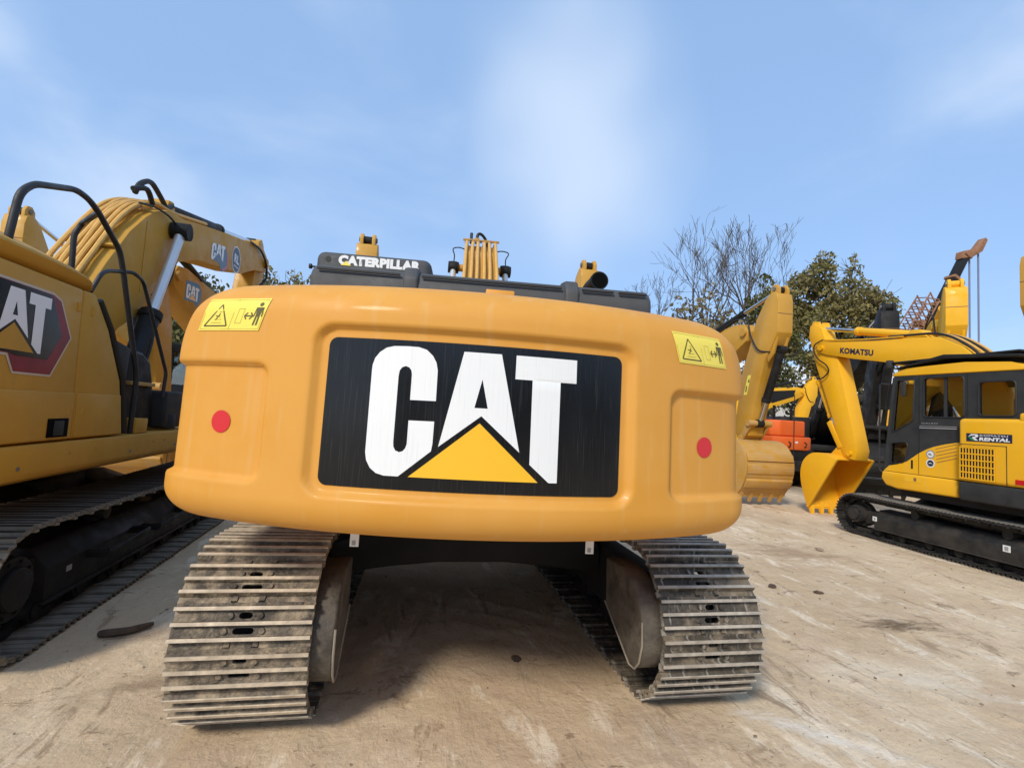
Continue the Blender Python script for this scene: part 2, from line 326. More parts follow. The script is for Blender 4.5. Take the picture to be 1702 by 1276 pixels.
# ------------------------------------------------------------------ ground
def axis_samples(lo, hi, fine, far):
    xs = []; x = lo
    while x < hi: xs.append(x); x += fine
    xs.append(hi); a, b, st = lo, hi, fine
    left, right = [], []
    while a > -far: st *= 1.28; a -= st; left.append(a); 
    st = fine
    while b < far: st *= 1.28; b += st; right.append(b)
    return left[::-1] + xs + right
gx, gy = axis_samples(-3.2, 7.2, .034, 900), axis_samples(-2.9, 4.2, .034, 900)
RIDGES = [(8.6, -7.4, 7.0 + .21 * k) for k in range(7)] + [(-3.2, -6.0, 6.1 + .24 * k) for k in range(6)] + [(5.2, -5.2, 3.1 + .17 * k) for k in range(5)]
def ground_h(x, y):
    if abs(x) > 40 or abs(y) > 40: return -.004
    h = noise.fractal(Vector((x * .9, y * .9, 3)), 1., 2., 4) * .007 + noise.fractal(Vector((x * 3.2 - y * 1.5, (y + x * .5) * 5.5, 8)), 1., 2.1, 4) * .0045
    a = x * .55 + y * .83; b = x * .83 - y * .55                      # long shallow tyre scrapes running away to the right
    h -= .006 * max(0, noise.noise(Vector((b * 3.4, a * .35, 20))) - .12) * 2
    d = math.hypot((x - 3.78) / .42, (y + 1.02) / .17)                # churned, dark crumbly patch
    if d < 1.6: h += max(0, 1 - d / 1.6) * .018 * abs(noise.fractal(Vector((x * 11, y * 16, 1)), .8, 2., 4) + .4)
    for bx, ya, yb in ((1.505, -1.8, 1.8), (-1.505, -1.8, 1.8), (.875, -1.75, 1.8), (-.875, -1.75, 1.8)):   # loose dirt squeezed up along the tracks
        if abs(x - bx) < .09 and ya < y < yb: h += .016 * math.exp(-((x - bx) / .035) ** 2) * max(0, noise.noise(Vector((x * 3, y * 4, 40))) + .3)
    if x > -1.2 and -3 < y < 3:                                       # curved tread ridges pressed into the dirt
        for k, (cx, cy, rr) in enumerate(RIDGES):
            e = abs(math.hypot(x - cx, y - cy) - rr)
            if e < .07: h += .011 * math.exp(-(e / .026) ** 2) * max(0, noise.noise(Vector((x * 1.1 + k * 7, y * 1.1, k))) + .18) * 1.6
    return min(h, .016) - .006
gv = [(x, y, ground_h(x, y)) for y in gy for x in gx]; nx = len(gx)
gf = [(j * nx + i, j * nx + i + 1, (j + 1) * nx + i + 1, (j + 1) * nx + i) for j in range(len(gy) - 1) for i in range(nx - 1)]
gm = bpy.data.materials.new('dirt_yard'); gm.use_nodes = True; MATS['dirt_yard'] = gm
n, l = gm.node_tree.nodes, gm.node_tree.links; p = n['Principled BSDF']; p.inputs['Roughness'].default_value = .93; p.inputs['Specular IOR Level'].default_value = .08
t = N(n, 'ShaderNodeTexCoord')
def gnoise(scale, mscale=(1, 1, 1), rot=0., detail=7, rough=.6, dist=0.):
    m = N(n, 'ShaderNodeMapping'); m.inputs['Scale'].default_value = mscale; m.inputs['Rotation'].default_value = (0, 0, rot)
    q = N(n, 'ShaderNodeTexNoise'); q.inputs['Scale'].default_value = scale; q.inputs['Detail'].default_value = detail; q.inputs['Roughness'].default_value = rough; q.inputs['Distortion'].default_value = dist
    l.new(t.outputs['Object'], m.inputs['Vector']); l.new(m.outputs[0], q.inputs['Vector']); return q.outputs[0]
def gmix(a, col, fac, lo, hi, amt):
    mr = N(n, 'ShaderNodeMapRange'); mr.inputs['From Min'].default_value = lo; mr.inputs['From Max'].default_value = hi; mr.inputs['To Max'].default_value = amt
    mr.interpolation_type = 'SMOOTHSTEP'; l.new(fac, mr.inputs['Value'])
    c = N(n, 'ShaderNodeMix', data_type='RGBA'); c.inputs['B'].default_value = (*col, 1); l.new(mr.outputs[0], c.inputs['Factor'])
    if isinstance(a, tuple): c.inputs['A'].default_value = (*a, 1)
    else: l.new(a, c.inputs['A'])
    return c.outputs['Result']
o_ = gmix((0.657, 0.507, 0.333), (0.537, 0.392, 0.244), gnoise(.4, detail=7, rough=.62), .36, .66, 1.)
o_ = gmix(o_, (0.731, 0.588, 0.409), gnoise(.9, (1, 1, 1), .4, 8, .66, .3), .48, .70, .85)
o_ = gmix(o_, (0.559, 0.398, 0.267), gnoise(1.9, (1, 1, 1), 1.4, 8, .66, .4), .52, .68, .75)           # reddish damp blotches
o_ = gmix(o_, (0.822, 0.691, 0.511), gnoise(2.1, (1.7, .6, 1), R(-40), 10, .70, .5), .54, .64, .8)       # pale swept dust
o_ = gmix(o_, (0.355, 0.248, 0.154), gnoise(1.9, (1.9, .55, 1), R(-50), 12, .74, .7), .565, .635, .85)    # brown swept marks
o_ = gmix(o_, (0.320, 0.219, 0.136), gnoise(5.0, (.75, 1.6, 1), R(14), 12, .76, .4), .59, .635, .9)      # crumbs and scuffs
o_ = gmix(o_, (0.891, 0.784, 0.617), gnoise(6.5, (.8, 1.5, 1), R(28), 10, .74, .4), .62, .67, .75)
o_ = gmix(o_, (0.906, 0.906, 0.837), gnoise(.75, (3.2, .5, 1), R(-42), 10, .68, .5), .66, .75, .8)       # white powder streaks
o_ = gmix(o_, (0.377, 0.271, 0.172), gnoise(30., detail=8, rough=.7), .52, .72, .6)
o_ = gmix(o_, (0.891, 0.784, 0.617), gnoise(55., detail=6, rough=.7), .58, .76, .5)
o_ = gmix(o_, (0.194, 0.138, 0.089), gnoise(1.1, (1.2, 1.2, 1), .9, 15, .86, .6), .645, .69, .9)          # dark specks and cracks
def stain(a, cx, cy, rx, ry, rot, col, amt, nscale=5.):
    """one irregular patch of other coloured earth lying at (cx, cy)"""
    m = N(n, 'ShaderNodeMapping', vector_type='TEXTURE'); m.inputs['Location'].default_value = (cx, cy, 0); m.inputs['Rotation'].default_value = (0, 0, rot); m.inputs['Scale'].default_value = (rx, ry, 1)
    ln_ = N(n, 'ShaderNodeVectorMath', operation='LENGTH'); l.new(t.outputs['Object'], m.inputs['Vector']); l.new(m.outputs[0], ln_.inputs[0])
    sb = N(n, 'ShaderNodeMath', operation='SUBTRACT'); sb.inputs[0].default_value = 1.; l.new(ln_.outputs['Value'], sb.inputs[1])
    ns = N(n, 'ShaderNodeTexNoise'); ns.inputs['Scale'].default_value = nscale; ns.inputs['Detail'].default_value = 11; ns.inputs['Roughness'].default_value = .74
    mm = N(n, 'ShaderNodeMapping'); mm.inputs['Rotation'].default_value = (0, 0, -rot); mm.inputs['Scale'].default_value = (.5, 1.6, 1); l.new(t.outputs['Object'], mm.inputs['Vector']); l.new(mm.outputs[0], ns.inputs['Vector'])
    ad = N(n, 'ShaderNodeMath', operation='MULTIPLY_ADD'); ad.inputs[1].default_value = 3.2; ad.inputs[2].default_value = -1.75; l.new(ns.outputs[0], ad.inputs[0])
    mu = N(n, 'ShaderNodeMath', operation='ADD'); l.new(sb.outputs[0], mu.inputs[0]); l.new(ad.outputs[0], mu.inputs[1])
    return gmix(a, col, mu.outputs[0], .0, .9, amt)
o_ = stain(o_, 3.76, -1.02, .62, .26, R(-14), (.17, .115, .07), .95, 7.)
o_ = stain(o_, 4.6, 1.2, 1.3, .7, R(-20), (.36, .245, .15), .8, 4.)
o_ = stain(o_, 1.75, -2.25, .75, .11, R(-38), (.84, .80, .72), .45, 9.)
o_ = stain(o_, 3.0, -1.85, .8, .22, R(-30), (.76, .68, .54), .45, 8.)
o_ = stain(o_, .95, -2.2, .5, .5, R(10), (.42, .30, .20), .6, 5.)
o_ = stain(o_, -1.9, -1.5, .5, .16, R(20), (.33, .235, .15), .7, 7.)
l.new(o_, p.inputs['Base Color'])
b1 = N(n, 'ShaderNodeBump'); b1.inputs['Strength'].default_value = .75; b1.inputs['Distance'].default_value = .02; l.new(gnoise(8, (1, 1.2, 1), .3, 13, .70, .2), b1.inputs['Height'])
b2 = N(n, 'ShaderNodeBump'); b2.inputs['Strength'].default_value = .6; b2.inputs['Distance'].default_value = .05; l.new(gnoise(2.4, (1.5, .75, 1), R(-38), 9, .64, .5), b2.inputs['Height']); l.new(b2.outputs[0], b1.inputs['Normal'])
l.new(b1.outputs[0], p.inputs['Normal'])
g = MB().add(gv, gf).build('ground', 'dirt_yard', angle=180); g['kind'] = 'structure'

# ------------------------------------------------------------------ undercarriage
def shoe_mesh(name, w, pitch, mats, slots=True):
    b = MB(); h = w / 2; p = pitch; t = .012
    ys = [-p * .36, -p * .02, p * .32]                   # three grousers
    def plate(y0, y1, slot, z=0.):
        outer = [(-h, y0), (h, y0), (h, y1), (-h, y1)]; cy = (y0 + y1) / 2; holes = []
        if slot:
            r = .0135; holes = [[(slot - r + r * math.cos(R(a)), cy + r * math.sin(R(a))) for a in range(-90, 91, 45)] + [(-slot + r + r * math.cos(R(a)), cy + r * math.sin(R(a))) for a in range(90, 271, 45)]]
        pts, tris = flat_poly(outer, holes); n0 = len(pts)
        fs = []
        for a, c, d in tris:
            pa, pc, pd_ = pts[a], pts[c], pts[d]
            up = (pc[0] - pa[0]) * (pd_[1] - pa[1]) - (pc[1] - pa[1]) * (pd_[0] - pa[0]) > 0
            fs.append((a, c, d) if up else (a, d, c)); fs.append((a + n0, d + n0, c + n0) if up else (a + n0, c + n0, d + n0))
        s0 = 0
        for L in [outer, *holes]:
            k = len(L)
            for i in range(k): fs.append((s0 + i, s0 + i + n0, s0 + (i + 1) % k + n0, s0 + (i + 1) % k))
            s0 += k
        b.add([(x, y, z) for x, y in pts] + [(x, y, z - t) for x, y in pts], fs, 0)
    g = .011
    plate(ys[0] + g * .6, ys[1] - g * .6, .046 if slots else 0); plate(ys[1] + g * .6, ys[2] - g * .6, .030 if slots else 0)
    plate(ys[2] + g * .6, p * .44, 0)
    # lower leading lip with its two link reliefs
    y0, y1 = -p * .56, ys[0] - g * .6
    for a, c in ((-h, -.075), (-.045, .045), (.075, h)): b.box((a, y0, -.026), (c, y1, -.010), 0)
    for a in (-.06, .06): b.box((a - .012, y0 + .006, -.030), (a + .012, y1, -.003), 0)
    for y in ys:
        b.prism([(y - g, -.006), (y + g, -.006), (y + g * .74, .0215), (y - g * .74, .0215)], 'X', -h, h, 0); b.box((-h * .998, y - g * .71, .014), (h * .998, y + g * .71, .0275), 1)
    for y in ((ys[0] + ys[1]) / 2, (ys[1] + ys[2]) / 2):
        for s in (-1, 1):
            q = s * (.080 if y < 0 else .064); b.cyl((q, y, -.002), (q, y, .011), .0165, .0135, 8, 0)
    return b.mesh(name, mats)
def loop_points(half, rad, count, sag=.02):
    """centre, tangent angle of every shoe on the endless loop (y, z, angle about X)"""
    rp = rad - .026; L = half - rad; per = 4 * L + 2 * math.pi * rp; out = []
    for i in range(count):
        s = (i + .35) * per / count
        if s < 2 * L: y, z, a = -L + s, 2 * rad - .026 - sag * math.sin(math.pi * s / (2 * L)), 0.
        elif s < 2 * L + math.pi * rp: q = (s - 2 * L) / rp; y, z, a = L + rp * math.sin(q), rad + rp * math.cos(q), -q
        elif s < 4 * L + math.pi * rp: y, z, a = L - (s - 2 * L - math.pi * rp), .026, math.pi
        else: q = (s - 4 * L - math.pi * rp) / rp; y, z, a = -L - rp * math.sin(q), rad - rp * math.cos(q), math.pi - q
        out.append((y, z, a))
    return out
def stadium(half, rad, k=14):
    L = half - rad
    return [(L + rad * math.sin(R(180 * i / k)), rad * math.cos(R(180 * i / k))) for i in range(k + 1)] + [(-L - rad * math.sin(R(180 * i / k)), -rad * math.cos(R(180 * i / k))) for i in range(k + 1)]
def undercarriage(root, gauge, w, half, rad, mats, detail=True, frame_mat='dusty_black', pitch=.19, labels=False, inner=None):
    L = half - rad; rp = rad - .026; count = round((4 * L + 2 * math.pi * rp) / pitch); pit = (4 * L + 2 * math.pi * rp) / count; kz = rad / .42
    for s in (-1, 1):
        x = s * gauge / 2; ms = mats[0] if s < 0 else mats[1]
        f = MB(); oy = L - .12
        q = lambda a, z: (x + s * a, z * kz)
        f.prism([q(.17, .20), q(.17, .44), q(.06, .58), q(-.14, .60), q(-.17, .22)], 'Y', -oy + .22, oy - .22)        # side frame, sloped on top
        f.prism([q(.185, .185), q(.185, .215), q(.15, .215), q(.15, .185)], 'Y', -oy + .2, oy - .2, 0)
        f.prism([q(.10, .26), q(.10, .52), q(-.10, .52), q(-.10, .26)], 'Y', -oy, oy)
        fr = f.build('track_frame', frame_mat, root, bevel=.008)
        for e, nm in ((-1, 'drive_sprocket'), (1, 'idler_wheel')):
            m = MB(); r0 = rad - .13
            m.cyl((x - .05, e * L, rad), (x + .05, e * L, rad), r0, n=28)
            m.cyl((x + s * .05, e * L, rad), (x + s * .19, e * L, rad), r0 * .78, r0 * .70, 24); m.cyl((x + s * .19, e * L, rad), (x + s * .225, e * L, rad), r0 * .50, r0 * .46, 20)
            for i in range(10): t_ = 2 * math.pi * i / 10; m.cyl((x + s * .19, e * L + r0 * .6 * math.cos(t_), rad + r0 * .6 * math.sin(t_)), (x + s * .203, e * L + r0 * .6 * math.cos(t_), rad + r0 * .6 * math.sin(t_)), .013, n=6)
            m.build(nm, frame_mat, fr, bevel=.004)
        for i in range(7):
            y = -L + .36 + i * (2 * L - .72) / 6; MB().cyl((x - .12, y, .145 * kz), (x + .12, y, .145 * kz), .082 * kz, n=16).cyl((x - .13, y, .145 * kz), (x + .13, y, .145 * kz), .05, n=12).build('track_roller', frame_mat, fr)
        for y in (-L * .35, L * .4): MB().cyl((x - .1, y, 2 * rad - .17), (x + .1, y, 2 * rad - .17), .06, n=14).box((x - .03, y - .04, .5 * kz), (x + .03, y + .04, 2 * rad - .17)).build('carrier_roller', frame_mat, fr)
        pts = loop_points(half, rad, count)
        ch = MB()
        for i, (y, z, a) in enumerate(pts):
            Rm = Matrix.Rotation(a, 3, 'X'); c = Vector((x, y, z)) + Rm @ Vector((0, 0, -.055))
            for d in (-.075, .075): ch.obox(c + Vector((d + (.012 if i % 2 else -.012), 0, 0)), (.03, pit * 1.02, .062), Rm)
            ch.cyl(c + Vector((-.10, 0, 0)) + Rm @ Vector((0, pit / 2, 0)), c + Vector((.10, 0, 0)) + Rm @ Vector((0, pit / 2, 0)), .022, n=8)
        if detail:
            ch.build('link_chain', frame_mat, fr)
            me = shoe_mesh('track_shoe', w, pit, ms); rng = random.Random(int(gauge * 100) + s)
            for y, z, a in pts:
                o = bpy.data.objects.new('track_shoe', me); COL.objects.link(o); o.parent = fr
                o.matrix_local = Matrix.Translation((x + rng.uniform(-.004, .004), y, z)) @ Matrix.Rotation(a + rng.uniform(-.012, .012), 4, 'X')
        else:
            for y, z, a in pts:
                Rm = Matrix.Rotation(a, 3, 'X')
                ch.obox(Vector((x, y, z)) + Rm @ Vector((0, 0, -.008)), (w, pit * .94, .014), Rm)
                for d in (-.3, 0, .3): ch.obox(Vector((x, y, z)) + Rm @ Vector((0, d * pit, .010)), (w, .016, .026), Rm)
            ch.build('track_chain', ms[0], fr)['kind'] = 'stuff'
    # car body between the tracks: turntable ring, hub and four curved legs
    gi = gauge / 2 - .16; cb = MB()
    arch = lambda y: [(-gi, .40), (-gi * .62, .455), (-gi * .25, .49), (gi * .25, .49), (gi * .62, .455), (gi, .40), (gi, .62), (gi * .5, .80), (-gi * .5, .80), (-gi, .62)]
    cb.prism(arch(0), 'Y', -.9, -.35).prism(arch(0), 'Y', .35, .9).prism([(-.62, .47), (.62, .47), (.62, .82), (-.62, .82)], 'Y', -.36, .36)
    cb.cyl((0, 0, .78), (0, 0, .97), .62, n=36)
    cb.build('car_body', inner or frame_mat, root, bevel=.02)

# ------------------------------------------------------------------ arm parts
def cylinder(root, p0, p1, split, r, mats=('black_paint', 'chrome'), name='hydraulic_cylinder', eye=True):
    p0, p1 = Vector(p0), Vector(p1); d = p1 - p0; m = p0 + d * split
    o = MB().cyl(p0, m, r, n=18).cyl(m - d.normalized() * .09, m, r * 1.14, n=18).cyl(p0, p0 + d.normalized() * .05, r * 1.1, n=18).build(name, mats[0], root, bevel=.006)
    MB().cyl(m, p1, r * .55, n=16).build('piston_rod', mats[1], o)
    if eye:
        for q in (p0, p1): MB().cyl(q - Vector((r * .95, 0, 0)), q + Vector((r * .95, 0, 0)), r * 1.05, n=16).build('rod_eye', mats[0], o)
    return o
def bucket(root, prof, lip, x, w, mat, teeth=5, name='bucket', tooth_len=.14):
    """prof: curve (y, z) from the top plate round the back to the cutting lip; open side closes the polygon"""
    P = [Vector((0, a, b)) for a, b in prof]; P = smooth_path(P, 4); h = w / 2; n = len(P)
    c = sum(P, Vector()) / n; o = MB(); th = .022
    q = []
    for i, a in enumerate(P):
        d = (P[min(i + 1, n - 1)] - P[max(i - 1, 0)]).normalized(); nn = Vector((0, -d.z, d.y))
        if nn.dot(c - a) < 0: nn = -nn
        q.append(a + nn * th)
    vs = [(x - h, a.y, a.z) for a in P] + [(x + h, a.y, a.z) for a in P] + [(x - h, a.y, a.z) for a in q] + [(x + h, a.y, a.z) for a in q]
    fs = []
    for i in range(n - 1):
        fs += [(i, i + 1, n + i + 1, n + i), (2 * n + i, 3 * n + i, 3 * n + i + 1, 2 * n + i + 1), (i, 2 * n + i, 2 * n + i + 1, i + 1), (n + i, n + i + 1, 3 * n + i + 1, 3 * n + i)]
    fs += [(0, n, 3 * n, 2 * n), (n - 1, 3 * n - 1, 4 * n - 1, 2 * n - 1)]
    o.add(vs, fs)
    b = o.build(name, mat, root)
    bm = bmesh.new(); bm.from_mesh(b.data); bmesh.ops.recalc_face_normals(bm, faces=bm.faces); bm.to_mesh(b.data); bm.free()
    side = [(a.y, a.z) for a in P]
    for s in (-1, 1):
        pl = MB().prism(side, 'X', x + s * (h + .002), x + s * (h + .026)); e0, e1 = Vector(side[0]), Vector(side[-1])
        pl.build('side_plate', mat, b, bevel=.004)
        d = (e1 - e0).normalized(); nn = Vector((d.y, -d.x)) * .035
        if nn.dot(Vector((c.y, c.z)) - e0) > 0: nn = -nn
        MB().prism([tuple(e0 - nn), tuple(e1 - nn), tuple(e1 + nn * .6), tuple(e0 + nn * .6)], 'X', x + s * (h - .004), x + s * (h + .042)).build('side_cutter', mat, b, bevel=.004)
    e, f = P[-1], (P[-1] - P[-2]).normalized()
    if lip: f = Vector((0, *lip)).normalized()
    nn = Vector((0, -f.z, f.y))
    MB().prism([((e - f * .12 + nn * .02).y, (e - f * .12 + nn * .02).z), ((e + f * .03 + nn * .006).y, (e + f * .03 + nn * .006).z), ((e + f * .03 - nn * .006).y, (e + f * .03 - nn * .006).z), ((e - f * .12 - nn * .02).y, (e - f * .12 - nn * .02).z)], 'X', x - h, x + h).build('cutting_edge', mat, b)
    for i in range(teeth):
        tx = x - h + .06 + i * (w - .12) / (teeth - 1); t_ = MB()
        a0, a1 = e - f * .10, e + f * tooth_len
        vs = []
        for cpt, hw, ht in ((a0, .045, .045), (a0 + f * .13, .042, .035), (a1, .028, .010)):
            for sx, sn in ((-1, -1), (1, -1), (1, 1), (-1, 1)): vs.append((tx + sx * hw, (cpt + nn * sn * ht).y, (cpt + nn * sn * ht).z))
        fs = [(3, 2, 1, 0), (8, 9, 10, 11)] + [(k * 4 + j, k * 4 + (j + 1) % 4, k * 4 + 4 + (j + 1) % 4, k * 4 + 4 + j) for k in (0, 1) for j in range(4)]
        t_.add(vs, fs).build('tooth', mat, b)
    return b
def hoses(root, paths, r, mat='rubber', name='hydraulic_hose', parent=None):
    for p_ in paths: MB().tube(smooth_path(p_, 6), r, 8).build(name, mat, parent or root)
CATL = dict(
 C=[(-.167,1.656),(-.168,1.778),(-.175,1.809),(-.191,1.836),(-.217,1.859),(-.249,1.868),(-.292,1.869),(-.348,1.867),(-.379,1.859),(-.405,1.84),(-.423,1.815),(-.431,1.787),(-.432,1.767),(-.432,1.44),(-.426,1.41),(-.409,1.381),(-.384,1.362),(-.352,1.354),(-.296,1.354),(-.173,1.458),(-.169,1.487),(-.168,1.575),(-.27,1.574),(-.27,1.481),(-.275,1.464),(-.285,1.452),(-.299,1.448),(-.314,1.454),(-.322,1.468),(-.324,1.486),(-.323,1.749),(-.32,1.771),(-.31,1.784),(-.296,1.789),(-.282,1.784),(-.273,1.772),(-.27,1.756),(-.27,1.655)],
 A=[(-.066,1.861),(.087,1.861),(.18,1.47),(.018,1.607),(-.146,1.477)], H=[(.014,1.754),(.042,1.638),(-.012,1.638)],
 T=[(.148,1.861),(.408,1.861),(.409,1.763),(.34,1.763),(.342,1.354),(.307,1.354),(.224,1.424),(.22,1.764),(.148,1.764)], tri=[(.013,1.578),(.262,1.354),(-.257,1.354)])
def badge_letters(fn, flip, split=0):
    m = MB(); sheet(CATL['C'], fn, (), split, flip, m); sheet(CATL['A'], fn, [CATL['H']], split, flip, m); sheet(CATL['T'], fn, (), split, flip, m)
    return m

# ------------------------------------------------------------------ the excavator in front of the camera
SW = R(-5.1)                                            # its upper body stands slightly swung on the tracks
HM = Matrix.Rotation(SW, 4, 'Z')
ex = thing('excavator', 'orange-yellow excavator seen from behind with a large black logo panel on its counterweight', 'excavator')
undercarriage(ex, 2.38, .6, 2.205, .445, (('shoe_steel', 'shoe_edge'), ('shoe_dark', 'shoe_dark_edge')), frame_mat='hull_black', inner='hull_black')
for s in (-1, 1):                                       # final drive guards on the inner side of both tracks
    pf = [(-1.60, .74), (-1.62, .47), (-1.88, .33), (-2.00, .265), (-2.07, .275), (-2.12, .33), (-2.15, .43), (-2.14, .55), (-2.08, .65), (-1.99, .71), (-1.86, .75)]
    gd = MB().prism(pf, 'X', s * .79, s * .93).build('final_drive_guard', 'guard_brown', ex, bevel=.014, seg=3)
    MB().tube([(s * .788, a, b) for a, b in pf[1:8]], .006, 6).build('guard_rim', 'guard_rim', gd)
# counterweight ---------------------------------------------------------------
def itab(tab, z):
    if z <= tab[0][0]: return tab[0][1]
    for (a, u), (b, v) in zip(tab, tab[1:]):
        if z <= b:
            t_ = (z - a) / (b - a); return u + (v - u) * t_
    return tab[-1][1]
def q_in(t_): return 1 - math.sqrt(max(0, 1 - min(1, max(0, t_)) ** 2))
def in_w(z): return .14 * q_in((1.235 - z) / .135) + .27 * q_in((z - 1.80) / .3405)
def in_r(z): return .13 * q_in((1.235 - z) / .135) + .17 * q_in((z - 1.98) / .1605) + .028 * max(0, z - 1.23)
def cw_shape(z): return 1.378 - in_w(z), 2.752 - in_r(z), .26
def sd_rr(u, v, hu, hv, r):
    a, b = abs(u) - hu + r, abs(v) - hv + r
    return math.hypot(max(a, 0), max(b, 0)) + min(max(a, b), 0) - r
def sstep(a, b, t_):
    t_ = min(1, max(0, (t_ - a) / (b - a))); return t_ * t_ * (3 - 2 * t_)
def cw_depth(x, z):
    d = .030 * sstep(-.002, .024, -sd_rr(x, z - 1.602, .672, .345, .085))
    a = sd_rr(abs(x) - 1.36, z - 1.53, .505, .245, .055)
    return d + .028 * sstep(-.002, .020, -a) + .004 * sstep(-.03, .0, -abs(a) + .012) * 0
def cw_rear(x, z, off=0.):
    Wd, Rr, rc = cw_shape(z); ax = abs(x); xc = Wd - rc; yc = -math.sqrt((Rr - rc) ** 2 - xc * xc)
    if ax <= xc * Rr / (Rr - rc): y = -math.sqrt(Rr * Rr - x * x); nrm = Vector((x, y, 0)) / Rr
    else:
        q = min(ax - xc, rc * .9999); y = yc - math.sqrt(rc * rc - q * q); nrm = Vector((math.copysign(q, x), y - yc, 0)) / rc
    return Vector((x, y, z)) - nrm * (cw_depth(x, z) - off)
def cw_outline(z, n_arc=190, n_c=22, n_s=10):
    Wd, Rr, rc = cw_shape(z); xc = Wd - rc; yc = -math.sqrt((Rr - rc) ** 2 - xc * xc); a0 = math.asin(xc / (Rr - rc)); out = []
    for i in range(n_arc + 1): a = -a0 + 2 * a0 * i / n_arc; out.append((Rr * math.sin(a), -Rr * math.cos(a), math.sin(a), -math.cos(a)))
    def corner(s):
        L = [(s * (xc + rc * math.sin(a)), yc - rc * math.cos(a), s * math.sin(a), -math.cos(a)) for a in [a0 + (math.pi / 2 - a0) * i / n_c for i in range(1, n_c + 1)]]
        return L + [(s * Wd, yc + (-1.55 - yc) * i / n_s, s, 0) for i in range(1, n_s + 1)]
    return corner(-1)[::-1] + out + corner(1)
zs = [1.235 - .135 * math.cos(R(90 * i / 16)) for i in range(16)] + [1.235 + .0105 * i for i in range(71)] + [1.98 + .16 * math.sin(R(90 * i / 22)) for i in range(1, 23)]
rows = []
for z in zs:
    row = []
    for x, y, a, b in cw_outline(z):
        d = cw_depth(x, z); row.append((x - a * d, y - b * d, z))
    rows.append(row)
nr = len(rows[0]); cv = [q for r_ in rows for q in r_]
cf = [(j * nr + i, j * nr + i + 1, (j + 1) * nr + i + 1, (j + 1) * nr + i) for j in range(len(rows) - 1) for i in range(nr - 1)]
cf.append(list(range(nr))[::-1]); cf.append([(len(rows) - 1) * nr + i for i in range(nr)]); cf.append([j * nr for j in range(len(rows))] + [j * nr + nr - 1 for j in range(len(rows) - 1, -1, -1)])
cw = MB(HM).add(cv, cf).build('counterweight', 'orange_yellow_paint', ex, angle=50)
BK = HM.to_3x3() @ Vector((0, -1, 0))
def cwf(off): return lambda u, v: HM @ cw_rear(u, v, off)
def grid_sheet(prof_in, u0, u1, v0, v1, fn, nu, nv):
    m = MB(); vs = [fn(u0 + (u1 - u0) * i / nu, v0 + (v1 - v0) * j / nv) for j in range(nv + 1) for i in range(nu + 1)]
    return m.add(vs, [(j * (nu + 1) + i, j * (nu + 1) + i + 1, (j + 1) * (nu + 1) + i + 1, (j + 1) * (nu + 1) + i) for j in range(nv) for i in range(nu)])
panel = sheet(rrect(-.617, 1.302, .617, 1.893, .035), cwf(.003), (), 4, BK).build('logo_panel', 'panel_black', cw, angle=180)
badge_letters(cwf(.0055), BK, 3).build('logo_letters', 'decal_white', panel, angle=180)
sheet(CATL['tri'], cwf(.0055), (), 4, BK).build('logo_triangle', 'decal_yellow', panel, angle=180)
for s in (-1, 1):
    dt = sheet(disc(s * 1.075, 1.522, .047), cwf(.003), (), 1, BK).build('red_reflector_dot', 'dot_red', cw, angle=180)
    u0, u1, v0, v1 = ((-1.195, -.895, 1.905, 2.045) if s < 0 else (.87, 1.155, 1.897, 2.037))
    sk = lambda u, v: u + s * (.022 - .044 * (v - v0) / (v1 - v0))
    st = grid_sheet(None, u0, u1, v0, v1, lambda u, v: HM @ cw_rear(sk(u, v), v, .003), 14, 8).build('warning_sticker', 'sticker_yellow', cw, angle=180)
    W_, H_ = u1 - u0, v1 - v0; P = lambda a, b: (u0 + a * W_, v0 + b * H_); m1, m2 = MB(), MB(); F = lambda u, v: HM @ cw_rear(sk(u, v), v, .0045)
    def ln(a, b, c, d, w, mb): q = P(a, b), P(c, d); sheet(bar2(*q[0], *q[1], w), F, (), 1, BK, mb)
    tri = [(.08, .14), (.46, .14), (.27, .80)]
    for i in range(3): ln(*tri[i], *tri[(i + 1) % 3], .0055, m1)
    ln(.18, .24, .36, .24, .002, m2); ln(.21, .34, .34, .34, .002, m2); ln(.24, .32, .29, .52, .004, m1); ln(.29, .50, .25, .38, .003, m1); ln(.22, .46, .30, .42, .003, m1); ln(.26, .56, .31, .58, .002, m2)
    for a, b, c, d in ((.51, .04, .51, .96), (.02, .05, .98, .05), (.02, .95, .98, .95), (.02, .05, .02, .95), (.98, .05, .98, .95), (.58, .22, .67, .22), (.67, .22, .67, .66), (.67, .66, .58, .66), (.58, .66, .58, .22)): ln(a, b, c, d, .0016, m2)
    ln(.70, .44, .83, .44, .005, m1)
    for a, e in ((.70, .04), (.83, -.04)): ln(a, .44, a + e, .54, .005, m1); ln(a, .44, a + e, .34, .005, m1)
    sheet(disc(*P(.90, .80), .0085), F, (), 1, BK, m1)
    sheet([P(.86, .70), P(.95, .70), P(.935, .42), P(.875, .42)], F, (), 1, BK, m1)
    ln(.855, .70, .845, .42, .004, m1); ln(.955, .70, .965, .42, .004, m1); ln(.885, .44, .88, .16, .007, m1); ln(.925, .44, .93, .16, .007, m1)
    m1.build('pictogram', 'sticker_line', st, angle=180)['kind'] = 'stuff'; m2.build('pictogram_outline', 'sticker_thin', st, angle=180)['kind'] = 'stuff'
for x in (-.52, .60):                                   # paper tags under the counterweight
    m = MB(HM).box((x - .02, -2.30, .968), (x + .02, -2.296, 1.03)).build('paper_tag', 'white', ex)
    MB(HM).box((x - .01, -2.3035, .976), (x + .006, -2.3012, .996)).build('tag_print', 'grey_mark', m)
